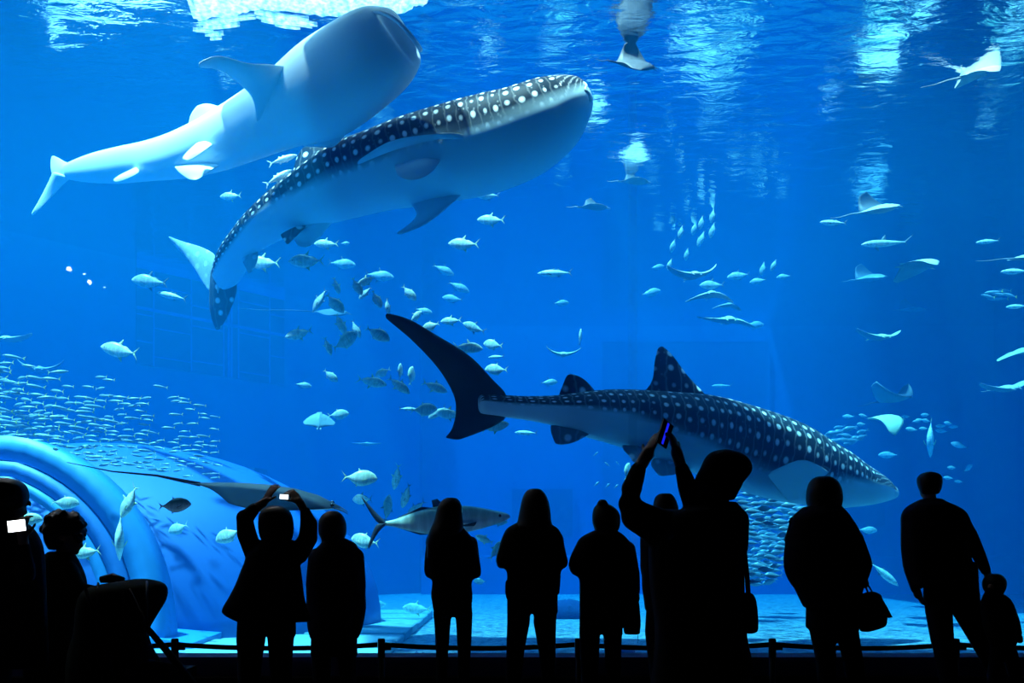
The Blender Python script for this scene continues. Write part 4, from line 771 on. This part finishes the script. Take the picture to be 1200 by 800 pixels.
def head(mb, x, y, rx, ry, d, yaw=90, face=True, tiltx=0):
    """skull with nose, lips, brow, ears, chin; yaw 90 looks away from the viewer, 0 right, 180 left, 270 at the viewer"""
    c = P(x, y, d); a = rx * d / F; h = ry * d / F; fw = Vector((math.cos(R(yaw)), math.sin(R(yaw)), 0)); fw = (Matrix.Rotation(R(tiltx), 3, 'X') @ fw); up = Vector((0, 0, 1)); sd = up.cross(fw).normalized(); up = fw.cross(sd)
    rot = Matrix((fw, sd, up)).transposed()
    mb.ball(c + up * h * .18, a * 1.08, a * .92, h * .82, 20, rot=rot)
    mb.ball(c - up * h * .35 + fw * a * .3, a * .72, a * .7, h * .62, 16, rot=rot)
    mb.ball(c - up * h * .88 + fw * a * .62, a * .2, a * .2, h * .12, 8, rot=rot)
    mb.tube([(c + fw * a * 1.0 + up * h * .1, a * .07), (c + fw * a * 1.17 - up * h * .12, a * .12), (c + fw * a * 1.12 - up * h * .22, a * .13)], 8)
    for s in (1, -1):
        mb.ball(c + sd * s * a * .93 - up * h * .03 - fw * a * .05, a * .22, a * .09, h * .22, 10, rot=rot)
        mb.ball(c + fw * a * .92 + sd * s * a * .33 + up * h * .16, a * .14, a * .2, h * .07, 8, rot=rot)
        mb.ball(c + fw * a * .95 + sd * s * a * .32 + up * h * .04, a * .12, a * .12, h * .09, 8, rot=rot)
    for k in (.46, .56): mb.ball(c + fw * a * .99 - up * h * k, a * .09, a * .26, h * .05, 8, rot=rot)
def person(label, d, hd, rows, legs, hair, arms=(), top=(.02, .02, .025), low=(.012, .013, .02), depth=.13, neck=None, sleeves=True, topname='jacket', lowname='trousers', yaw=90, hands=(), hairname='hair', hood=False, feet=True, crotch=None, extra=None, tiltx=0, vox=.0085):
    org = P(hd[0], HOR + EYE * F / d, d); org.z = FL; t = tag(empty('person', org), label, 'person')
    fy = HOR + (EYE - FL - .05) * F / d                                  # ankle row
    b = MB(); head(b, *hd, d, yaw, tiltx=tiltx)
    nx = neck or (hd[0], hd[1] + hd[3] * .6); cx = (rows[1][1] + rows[1][2]) / 2
    chain(b, [(nx[0], nx[1], hd[2] * .5), ((nx[0] + cx) / 2, rows[0][0] + 4, hd[2] * .55), (cx, rows[min(2, len(rows) - 1)][0], hd[2] * .7)], d)
    inner = [(r[0], r[1] * .86 + r[2] * .14, r[2] * .86 + r[1] * .14) for r in rows[1:]]
    rowloft(b, inner, d, depth * .8)
    for a in arms: chain(b, [(q[0], q[1], q[2] * (.8 if i < len(a) - 1 else 1.0), *(q[3:])) for i, q in enumerate(a)], d)
    for l in legs:
        l2 = [(q[0], q[1], q[2] * .78) for q in l]; chain(b, l2 + [(l2[-1][0], fy, 4.5 * 6.2 / d)], d)
    for (w, dv, nr_, sd_, cu) in hands: hand(b, w, dv, nr_, sd_, curl=cu)
    o = b.build('body', M['skin'], t); remesh(o, vox)
    j = MB(); rowloft(j, rows, d, depth)
    if sleeves:
        for a in arms:
            q = [r for r in a[:-1]]
            if len(q) > 1: chain(j, q, d)
    if extra: extra(j)
    o = j.build(topname, dk('dark ' + topname, top), t); remesh(o, .011)
    g = MB(); hy = rows[-1][0]
    if legs:
        hip = crotch or (legs[0][0][1] + 6)
        xl = min(l[0][0] - l[0][2] for l in legs); xr = max(l[0][0] + l[0][2] for l in legs)
        rowloft(g, [(hy - 30, xl + 2, xr - 2), (hy, xl + .5, xr - .5), (hip, xl, xr)], d, depth * .85)
        for l in legs: chain(g, l + [(l[-1][0], fy, l[-1][2] * .9)], d)
        o = g.build(lowname, dk('dark ' + lowname, low), t); remesh(o, .011)
        for l in legs:
            s = MB(); q = P(l[-1][0], 800, d); fw = Vector((0, 1, 0))
            s.rings([[Vector((q.x + w_ * math.cos(u), q.y + yy, FL + .005 + h_ * (.5 + .5 * math.sin(u)))) for u in [2 * math.pi * k / 12 for k in range(12)]] for yy, w_, h_ in ((-.1, .02, .05), (-.085, .036, .09), (-.02, .04, .1), (.06, .045, .075), (.13, .042, .055), (.17, .022, .035))])
            s.build('shoe', M['shoe'], t)
    if hair: 
        h = MB(); hair(h); o = h.build(hairname, M['hair'] if not hood else dk('hood cloth', top), t); remesh(o, .010, 2)
    return t
def phone(x, y, d, w, h, rot, label, yaw=0, col=(.75, .9, 1), st=3, scr=1., tilt=0):
    q = P(x, y, d); t = tag(empty('smartphone', q), label, 'phone'); Q = Euler((R(tilt), R(rot), R(yaw)), 'XYZ').to_matrix()
    for nm, a, b_, m in (('case', (-w / 2, -.004, -h / 2), (w / 2, .004, h / 2), M['phone']), ('screen', (-w / 2 * .93 * scr, -.0055, -h / 2 * .9), (w / 2 * .93 * scr, -.0035, h / 2 * .9), emit('screen', col, st))):
        mb = MB(); mb.box(a, b_); mb.v = [tuple(Q @ Vector(v)) for v in mb.v]; mb.build(nm, m, t, smooth=False, loc=(0, 0, 0))
    return t
D = 6.2
V = Vector
# woman holding a phone up
def h1(h): rowloft(h, [(592.5, 316, 330), (596, 309, 337), (604, 304, 342), (615, 303, 344), (625, 304, 343.5), (633, 307, 341), (638, 312, 337)], D - .02, .1)
person('woman seen from behind raising a glowing phone with both hands, flared coat', D, (324, 613, 17, 20),
 [(632, 306, 344), (640, 298, 347), (648, 290, 350), (658, 287, 351), (670, 282, 353), (685, 276, 355), (700, 268, 357), (714, 260, 361), (721, 264, 364), (728, 278, 366)],
 [[(295, 728, 17), (294, 750, 17), (293, 775, 14), (292, 795, 13.5)], [(330, 728, 17), (329, 750, 15.5), (329, 775, 13.5), (330, 795, 12.5)]], h1,
 arms=[[(298, 650, 11), (289, 625, 11.5), (287, 607, 10.5), (298, 596, 7), (309, 589, 5)], [(350, 650, 11), (361, 630, 11.5), (362, 614, 10.5), (358, 600, 6.5), (351, 588, 5)]],
 hands=[(P(310, 588, D), V((.4, .2, .8)), V((.5, .8, -.3)), 1, 10), (P(351, 587, D), V((-.7, .25, .7)), V((-.5, .8, -.3)), -1, 26)], topname='coat', crotch=744, top=(.02, .018, .02))
phone(333, 582, D - .03, .064, .036, 4, 'small glowing phone held level above the woman in the flared coat', st=2.4)
# companion
def h2(h): rowloft(h, [(598.5, 385, 395), (602, 379, 400), (608, 374.5, 404), (617, 373, 406), (626, 374, 405.5), (633, 377, 403), (640, 376, 408)], D + .4, .1)
person('short person in a long straight coat standing right of the woman raising a phone', D + .42, (390, 617, 15, 18),
 [(630, 380, 404), (637, 376, 417), (645, 368, 420), (655, 363, 422), (670, 360, 426), (690, 359, 428), (712, 359, 429), (730, 360, 426), (738, 361, 424), (748, 364, 420)],
 [[(377, 748, 13), (377, 770, 12), (377, 795, 10.5)], [(406, 748, 13), (406, 770, 11), (408, 795, 9.5)]], h2, topname='long_coat', crotch=768, top=(.015, .015, .03),
 arms=[[(371, 652, 10), (366, 685, 8), (368, 715, 6.5), (368, 722, 5)], [(417, 652, 10), (421, 685, 8), (421, 712, 6.5), (421, 722, 5)]])
# long haired woman
def h3(h): rowloft(h, [(583, 523, 534), (586, 518, 538), (592, 513.5, 541), (600, 511, 541.5), (610, 508.5, 542.5), (618, 505, 543), (626, 502, 540), (640, 500, 530, .6), (655, 500, 522, .5)], D - .05, .11)
person('woman with long dark hair and slim trousers standing in front of the long fish', D, (528, 602, 13, 17),
 [(615, 518, 541), (621, 508, 546), (627, 503, 551), (635, 500, 556), (648, 498, 560), (660, 497, 563), (670, 497, 564), (676, 500, 562), (679, 506, 554), (688, 506, 553), (697, 505, 554), (710, 507, 553), (716, 508, 553)],
 [[(518.5, 716, 11), (518.5, 735, 9.5), (518, 765, 7.5), (518, 795, 7)], [(543.5, 716, 10.5), (544, 735, 9.5), (544, 765, 8), (544, 795, 7)]], h3, arms=[[(507, 636, 8, .02), (504, 668, 7, .05), (520, 672, 5, .16), (528, 668, 4.5, .18)], [(552, 636, 8, .02), (557, 668, 7, .05), (545, 672, 5, .16), (536, 668, 4.5, .18)]], crotch=722, top=(.015, .015, .02))
# person with head like a hood
def h4(h): rowloft(h, [(572.5, 622, 632), (575, 617, 636), (582, 612.5, 641), (592, 610, 644), (602, 608, 645.5), (610, 606.5, 646), (618, 604, 648), (628, 604, 648, .8), (640, 608, 644, .6)], D - .04, .12)
person('person with shoulder length hair and wide jacket, hands held together, right of centre', D, (627, 594, 14.5, 18),
 [(608, 614, 640), (615, 600, 648), (620, 593, 655), (630, 588, 660), (640, 585, 662), (650, 582, 664), (658, 581, 666), (664, 585, 664), (668, 593, 658), (680, 594, 657), (692, 593, 656), (697, 595, 655)],
 [[(608, 697, 14), (607.5, 730, 13.5), (604, 760, 11), (602, 795, 9.5)], [(640, 697, 14), (638.5, 730, 13.5), (641, 760, 10.5), (643, 795, 8.5)]], h4, arms=[[(597, 632, 9), (588, 660, 6.5, .04), (606, 656, 5, .2), (616, 652, 4.5, .24)], [(652, 632, 9), (659, 660, 6.5, .04), (643, 656, 5, .2), (633, 652, 4.5, .24)]], crotch=718, top=(.02, .02, .02))
# woman with hair bun
def h5(h):
    rowloft(h, [(592, 698, 716), (596, 695.5, 722), (603, 694, 726.5), (611, 694, 727), (618, 696, 726), (624, 698, 723)], D - .02, .1)
    h.ball(P(706, 590, D - .05), .038, .036, .032, 12)
person('short woman with a hair bun carrying a tote, standing between two taller people', D, (710, 607, 14.5, 17),
 [(620, 699, 721), (626, 686, 730), (632, 678, 736), (640, 674, 740), (650, 669, 743), (662, 666, 747), (672, 670, 749), (677, 678, 750), (690, 679, 749), (705, 679, 746), (725, 679, 738), (735, 679, 735)],
 [[(691, 735, 12.5), (691, 755, 12), (691, 795, 10)], [(718, 735, 12), (718, 755, 10.5), (719, 795, 9)]], h5, arms=[[(682, 643, 9), (675, 668, 6.5), (690, 668, 5, .18), (700, 664, 4.5, .2)], [(736, 643, 9), (743, 672, 7), (745, 692, 5.5), (745, 702, 5)]], crotch=742, top=(.02, .015, .02))
# person half hidden behind the tall photographer
def h6(h): rowloft(h, [(578, 773, 786), (582, 768, 790), (588, 766, 793), (596, 765, 795), (605, 766, 795), (612, 768, 793)], D + .25, .1)
person('person mostly hidden behind the tall photographer, only dark hair top and one leg clear', D + .3, (780, 596, 14, 18),
 [(606, 768, 793), (613, 756, 802), (622, 751, 806), (640, 750, 810), (665, 752, 810), (685, 752, 808), (700, 754, 806), (715, 756, 804)],
 [[(768, 715, 11), (766, 740, 10.5), (768, 770, 9), (770, 795, 8)], [(792, 715, 11), (792, 795, 8)]], h6, arms=[[(758, 632, 8), (757, 665, 7), (760, 690, 5), (762, 700, 5)]])
# tall photographer, nearest of all
D7 = 4.3
def h7(h): rowloft(h, [(527, 844, 854), (528, 838, 860), (530.5, 832, 867), (535, 827.5, 874), (541, 824, 879), (548, 821, 881), (555, 817, 879), (561, 814.5, 874), (566, 814, 870), (571, 813, 868), (578, 813, 864), (586, 814, 860)], D7 - .02, .1)
def ex7(j): rowloft(j, [(588, 812, 862), (600, 806, 872), (612, 800, 877)], D7, .11)
person('tall person in a cap holding a phone up high, nearest of the crowd', D7, (846, 560, 22, 28),
 [(594, 812, 866), (600, 790, 873), (608, 775, 877), (622, 765, 877), (642, 760, 876), (660, 760, 872), (690, 762, 872), (720, 766, 873), (745, 767, 875), (775, 765, 881), (800, 763, 883), (820, 763, 884)],
 [[(795, 815, 28), (793, 870, 24), (793, 910, 19)], [(850, 815, 28), (850, 870, 24), (850, 910, 19)]], h7, extra=ex7,
 arms=[[(815, 622, 25), (772, 618, 23), (746, 604, 19), (738, 590, 14), (740, 573, 12.5), (748, 550, 9.5), (759, 531, 8)], [(835, 612, 22), (815, 592, 15), (806, 571, 12), (799, 549, 8.5), (793, 530, 7.5)]],
 hands=[(P(757, 535, D7), V((.5, .1, 1)), V((.8, .5, -.3)), -1, 16), (P(794, 532, D7), V((-.3, .1, 1)), V((-.8, .5, -.2)), 1, 24)],
 topname='jacket', hairname='cap', hood=True, depth=.15, crotch=830, top=(.012, .012, .018), yaw=70)
mb = MB()
t = phone(779, 508, D7 - .01, .075, .125, 24, 'phone held high and tilted by the tall person in a cap', yaw=38, col=(.01, .02, 1), st=.9, scr=.2)
# person with handbag
D8 = 6.0
def h8(h): rowloft(h, [(558, 958, 972), (561, 952, 978), (567, 948, 983), (576, 946, 986), (586, 945.5, 986.5), (594, 948, 985), (600, 952, 982)], D8 - .01, .11)
person('stocky person in a puffy jacket with upturned collar holding a handbag', D8, (966, 577, 18, 19),
 [(590, 950, 983), (595, 944, 987), (602, 934, 993), (609, 926, 998), (613, 926, 1001), (622, 923, 1006), (635, 921, 1012), (650, 919, 1018), (662, 919, 1021), (672, 921, 1018), (682, 926, 1014), (690, 932, 1010), (702, 938, 1008), (712, 943, 1007)],
 [[(961, 712, 16), (963, 735, 15), (967, 765, 12.5), (969, 795, 11)], [(991, 712, 15), (991, 735, 14), (998, 765, 12), (1003, 795, 11)]], h8, arms=[[(1000, 632, 12), (1012, 658, 9.5), (1010, 674, 6, -.02), (1013, 684, 5.5, -.03)], [(930, 632, 11), (927, 662, 9), (945, 666, 6, .2), (952, 660, 5, .22)]],
 extra=lambda j: j.tube([(P(945, 597, D8), .05, .03), (P(932, 606, D8), .035, .02), (P(924, 611, D8), .01)], 8), crotch=736, depth=.16, yaw=120, top=(.014, .014, .025))
# man holding a child's hand
D9 = 6.2
def h9(h): rowloft(h, [(553, 1087, 1093), (554.3, 1081, 1098), (557, 1077.5, 1101.5), (561, 1075.5, 1103), (567, 1076, 1103), (573, 1078, 1102), (579, 1081, 1099, .6)], D9 - .025, .095)
person('tall man with short hair standing with legs apart beside a small child', D9, (1089.5, 569, 13.5, 17),
 [(584, 1081, 1103), (588, 1073, 1108), (593, 1065, 1119), (598, 1060, 1128), (606, 1057, 1134), (618, 1057, 1137), (635, 1057, 1134), (650, 1058, 1136), (665, 1060, 1140), (680, 1065, 1143), (688, 1068, 1145)],
 [[(1099, 692, 16), (1100, 715, 15), (1104, 748, 13), (1109, 775, 11.5), (1112, 797, 10.5)], [(1129, 692, 17), (1133, 715, 16), (1149, 748, 12.5), (1163, 775, 11.5), (1171, 797, 10.5)]], h9,
 arms=[[(1066, 615, 9), (1064, 645, 8), (1066, 668, 6.5), (1073, 690, 5.5), (1076, 697, 5)], [(1124, 608, 10), (1136, 628, 9.5), (1146, 648, 8), (1155, 668, 6), (1161, 680, 4.5)]],
 hands=[(P(1074, 686, D9), V((.25, -.1, -1)), V((1, 0, 0)), 1, 15), (P(1160, 678, D9), V((.35, 0, -1)), V((-1, .3, 0)), -1, 30)], crotch=706, top=(.02, .02, .035), depth=.14)
# child
def h10(h): rowloft(h, [(672, 1161, 1170), (675, 1156, 1175), (680, 1153, 1178), (687, 1152.5, 1178), (693, 1155, 1176), (698, 1158, 1173)], D9 - .31, .085)
person('small child in a hooded jacket at the right edge beside the tall man', D9 - .3, (1166, 686, 11, 12),
 [(695, 1160, 1174), (700, 1153, 1181), (706, 1151, 1185), (716, 1151, 1189), (730, 1153, 1191), (742, 1156, 1191), (752, 1160, 1190), (758, 1162, 1188)],
 [[(1170, 758, 9), (1167, 775, 8), (1164, 797, 7)], [(1181, 758, 8.5), (1187, 775, 8), (1191, 797, 7)]], h10, arms=[[(1183, 710, 5.5), (1190, 728, 5), (1194, 742, 4), (1195, 750, 4)], [(1156, 712, 5.5), (1156, 700, 5, -.05), (1160, 690, 3.5, -.08), (1161, 687, 3.5, -.08)]], depth=.09, crotch=766, top=(.014, .014, .02))
# man with glowing phone at the left edge
D10 = 5.0
def h11(h): rowloft(h, [(560, -14, 12), (563, -22, 21), (569, -27, 28), (578, -28, 31), (588, -28, 30), (597, -27, 22, .8), (605, -24, 8, .7)], D10 - .02, .12)
person('person in profile at the left edge looking at a glowing phone', D10, (4, 586, 24, 27),
 [(606, -26, 18), (614, -36, 30), (622, -40, 38), (632, -42, 44), (645, -42, 48), (670, -42, 50), (700, -42, 51), (735, -42, 52), (760, -40, 50), (775, -38, 32)],
 [[(-8, 775, 21), (-8, 800, 19), (-8, 850, 15)], [(40, 740, 15), (41, 775, 13), (41, 800, 12)]], h11, arms=[[(22, 645, 14, -.05), (30, 672, 11, -.12), (28, 640, 7, -.2), (26, 624, 6, -.22)]], hands=[(P(27, 630, D10 - .22), V((-.2, .2, 1)), V((0, 1, 0)), 1, 30)], yaw=12, tiltx=0, depth=.16)
phone(20, 616, D10 - .26, .1, .066, -7, 'bright white phone screen held by the person at the left edge', yaw=0, st=5, col=(.9, .97, 1))
# curly haired person
D11 = 5.85
def h12(h):
    random.seed(3)
    rowloft(h, [(600, 70, 84), (604, 61, 93), (611, 55, 98), (620, 53, 97), (630, 53, 90), (638, 55, 84), (644, 58, 78)], D11, .11)
    for i in range(90):
        a = random.uniform(-.3, 1.2) * math.pi; r = random.uniform(.85, 1.2); h.ball(P(75 + 21 * r * math.cos(a), 619 - 17 * r * math.sin(a), D11 + random.uniform(-.09, .09)), *([random.uniform(.018, .028)] * 3), 6)
person('curly haired person looking down and leaning over a covered stroller', D11, (78, 628, 17, 22),
 [(646, 58, 84), (652, 52, 88), (660, 50, 92), (672, 48, 97), (685, 45, 100), (700, 42, 98), (715, 38, 94), (735, 34, 90), (760, 30, 88), (780, 30, 88)],
 [[(46, 780, 16), (46, 800, 15), (46, 850, 12)], [(74, 780, 16), (74, 800, 14), (74, 850, 12)]], h12, arms=[[(80, 668, 11, -.08), (92, 690, 9, -.1), (108, 692, 7, -.1), (122, 690, 6, -.1)]], hands=[(P(118, 690, D11 - .1), V((1, 0, .0)), V((0, 0, -1)), 1, 30)], yaw=10, tiltx=0, depth=.13, top=(.02, .03, .02))
# ---------------------------------------------------------------- bags, stroller, rail
def bag(label, name, d, rows, depth, col, straps=(), group=None):
    q = P((rows[0][1] + rows[0][2]) / 2, rows[-1][0], d); t = tag(empty(name, q), label, 'bag')
    mb = MB(); rowloft(mb, rows, d, depth); o = mb.build('bag_body', dk('bag cloth', col), t); remesh(o, .01, 2)
    for s in straps:
        mb = MB(); mb.tube([(P(x, y, d + dd), r) for x, y, dd, r in s], 8); mb.build('strap', M['belt'], t)
    return t
bag('dark handbag with open flap hanging from the hand of the puffy jacket person', 'handbag', D8 - .08, [(693, 1019, 1025), (696, 1010, 1031), (700, 1007, 1033), (708, 1006, 1036), (716, 1006, 1039), (726, 1006, 1039), (733, 1007, 1037), (738, 1008, 1025), (740, 1008, 1018)], .07, (.012, .01, .01),
    [[(1014, 682, .02, .006), (1015, 689, 0, .006), (1018, 696, 0, .006)], [(1014, 682, .02, .006), (1019, 688, 0, .006), (1024, 697, 0, .006)]])
fl = MB(); fl.fin([tuple(P(1030, 697, D8 - .1)), tuple(P(1037, 706, D8 - .1)), tuple(P(1046, 723, D8 - .1))], [tuple(P(1030, 716, D8 - .1)), tuple(P(1036, 722, D8 - .1)), tuple(P(1041, 724, D8 - .1))], .01, n=5, mm=2)
hb = [o for o in bpy.data.objects if o.name == 'handbag'][0]; fl.build('flap', M['belt'], hb)
bag('tote bag hanging at the right side of the woman with a hair bun', 'tote_bag', D - .08, [(700, 733, 747), (706, 731, 749), (715, 730.5, 750), (730, 730.5, 751), (740, 731, 750), (743, 732, 750)], .05, (.01, .01, .012), [[(746, 676, .04, .008), (744, 690, 0, .008), (743, 702, 0, .008)], [(747, 742, 0, .002), (748, 750, 0, .002), (747, 754, 0, .001)]])
bag('shoulder bag at the right hip of the tall person in a cap', 'shoulder_bag', D7 - .02, [(694, 868, 880), (698, 868, 884), (706, 868, 886.5), (720, 869, 888), (735, 869, 888.5), (740, 870, 887), (742, 872, 882)], .07, (.01, .01, .012), [[(872, 640, 0, .012), (875, 670, -.03, .012), (877, 696, 0, .012)]])
bag('small pouch at the left hip of the person with shoulder length hair', 'pouch', D - .05, [(679, 593, 600), (684, 592, 602), (695, 592, 602), (703, 594, 601)], .04, (.01, .01, .02), [[(598, 640, .03, .006), (596, 662, -.02, .006), (597, 681, 0, .006)]])
# stroller
DS = 5.3
st = empty('stroller', (P(140, 0, DS).x, DS, 0)); tag(st, 'covered stroller with a dark folding hood in front of the curly haired person', 'stroller')
M['hood'] = mat('dark green stroller cloth', (.012, .017, .008), .9, .3, 20, spec=.1)
mb = MB(); rowloft(mb, [(678, 158, 172), (681, 140, 185), (685, 116, 191), (690, 104, 193), (697, 98, 193), (706, 95, 190), (716, 93, 184), (726, 92, 178), (738, 91, 172), (750, 88, 172), (765, 84, 178), (785, 82, 190), (800, 82, 200), (830, 84, 205)], DS, .25); o = mb.build('hood', M['hood'], st); remesh(o, .015, 2)
for i, x in enumerate((115, 145, 172)):
    mb = MB(); mb.tube([(P(x, 683 + i * -1.0, DS + .26 * math.cos(a)) - V((0, 0, .25 * abs(math.sin(a) - 1) ** 1.5)), .007) for a in [math.pi * k / 10 for k in range(11)]], 6); mb.build('hood_rib', M['black'], st)
mb = MB(); mb.tube([(P(118, 679, DS), .02), (P(132, 677, DS), .03), (P(145, 680, DS), .02)], 8); mb.build('hood_clip', M['black'], st)
for s in (-.24, .24):
    mb = MB(); mb.tube([(P(150, 690, DS + s), .014), (P(172, 735, DS + s), .018), (P(200, 768, DS + s), .022), (P(228, 802, DS + s), .022), (P(250, 840, DS + s), .02)], 8); mb.build('frame_tube', M['black'], st)
    mb = MB(); mb.tube([(P(100, 690, DS + s), .012), (P(118, 740, DS + s), .014), (P(150, 840, DS + s), .014)], 8); mb.build('frame_tube', M['black'], st)
    for x in (96, 242):
        mb = MB(); c = P(x, 0, DS + s); c.z = .11; rr = []
        for k in range(24):
            a = 2 * math.pi * k / 24; r_ = .095; q = c + V((math.cos(a) * r_, 0, math.sin(a) * r_)); u = V((math.cos(a), 0, math.sin(a)))
            rr.append([q + u * .015 * math.cos(b) + V((0, .015 * math.sin(b), 0)) for b in [2 * math.pi * m / 6 for m in range(6)]])
        rr.append(rr[0]); mb.rings(rr, cap=False); w = mb.build('wheel', M['black'], st)
        for k in range(5):
            a = 2 * math.pi * k / 5; mb = MB(); mb.tube([(c, .008), (c + V((math.cos(a) * .09, 0, math.sin(a) * .09)), .006)], 5); mb.build('spoke', M['black'], w)
mb = MB(); mb.box((P(115, 0, DS).x, DS - .22, .45), (P(215, 0, DS).x, DS + .22, .52)); mb.build('seat', M['hood'], st, smooth=False)
mb = MB(); mb.tube([(P(150, 790, DS - .27), .05, .03), (P(175, 782, DS - .27), .07, .05), (P(200, 790, DS - .25), .08, .06), (P(222, 812, DS - .22), .06, .04)], 12); o = mb.build('blanket', dk('dark blue blanket', (.012, .012, .03)), st)
# queue rail
DR = 6.85
posts = [(-40, 748), (205, 748), (447, 748), (678, 748), (905, 748), (1120, 748), (1340, 748)]
for i, (x, y) in enumerate(posts):
    q = P(x, 0, DR); zt = EYE - (y - HOR) * DR / F; q.z = 0
    t = empty('barrier_post', q); tag(t, ['', 'barrier post behind the stroller', 'barrier post right of the long straight coat person', 'barrier post behind the woman with a hair bun', 'barrier post right of the tall person in a cap', 'barrier post behind the leg of the tall man', ''][i] or ('barrier post beyond the left edge of the view' if i == 0 else 'barrier post beyond the right edge of the view'), 'post')
    mb = MB(); mb.tube([(V((0, 0, .012)), .022), (V((0, 0, zt - .13)), .022)], 14); mb.build('pole', M['black'], t, loc=(0, 0, 0))
    mb = MB(); mb.tube([(V((0, 0, 0)), .15), (V((0, 0, .012)), .15), (V((0, 0, .03)), .05)], 24); mb.build('base', M['black'], t, loc=(0, 0, 0))
    mb = MB(); mb.tube([(V((0, 0, zt - .15)), .026), (V((0, 0, zt - .145)), .029), (V((0, 0, zt - .008)), .029), (V((0, 0, zt)), .024)], 14); mb.build('belt_housing', M['black'], t, loc=(0, 0, 0))
    mb = MB(); mb.box((.024, -.018, zt - .088), (.075, .018, zt - .035)); mb.build('belt_clip', M['black'], t, smooth=False, loc=(0, 0, 0))
for i in range(len(posts) - 1):
    a = P(posts[i][0], 757, DR) + V((.03, 0, 0)); b = P(posts[i + 1][0], 757, DR) - V((.03, 0, 0)); mb = MB(); rr = []
    for k in range(13):
        u = k / 12; p = a.lerp(b, u) - V((0, 0, .028 * 4 * u * (1 - u) - .012)); rr.append([p + V((0, -.003, -.019)), p + V((0, .003, -.019)), p + V((0, .003, .019)), p + V((0, -.003, .019))])
    mb.rings(rr); o = mb.build('barrier_belt', M['belt'], smooth=False, origin=(a + b) / 2); fix(o.data)
    tag(o, 'black belt stretched between the barrier posts ' + ['at the far left edge', 'behind the woman raising a phone', 'behind the long haired woman', 'behind the tall person in a cap', 'behind the puffy jacket person', 'behind the child'][i], 'belt')
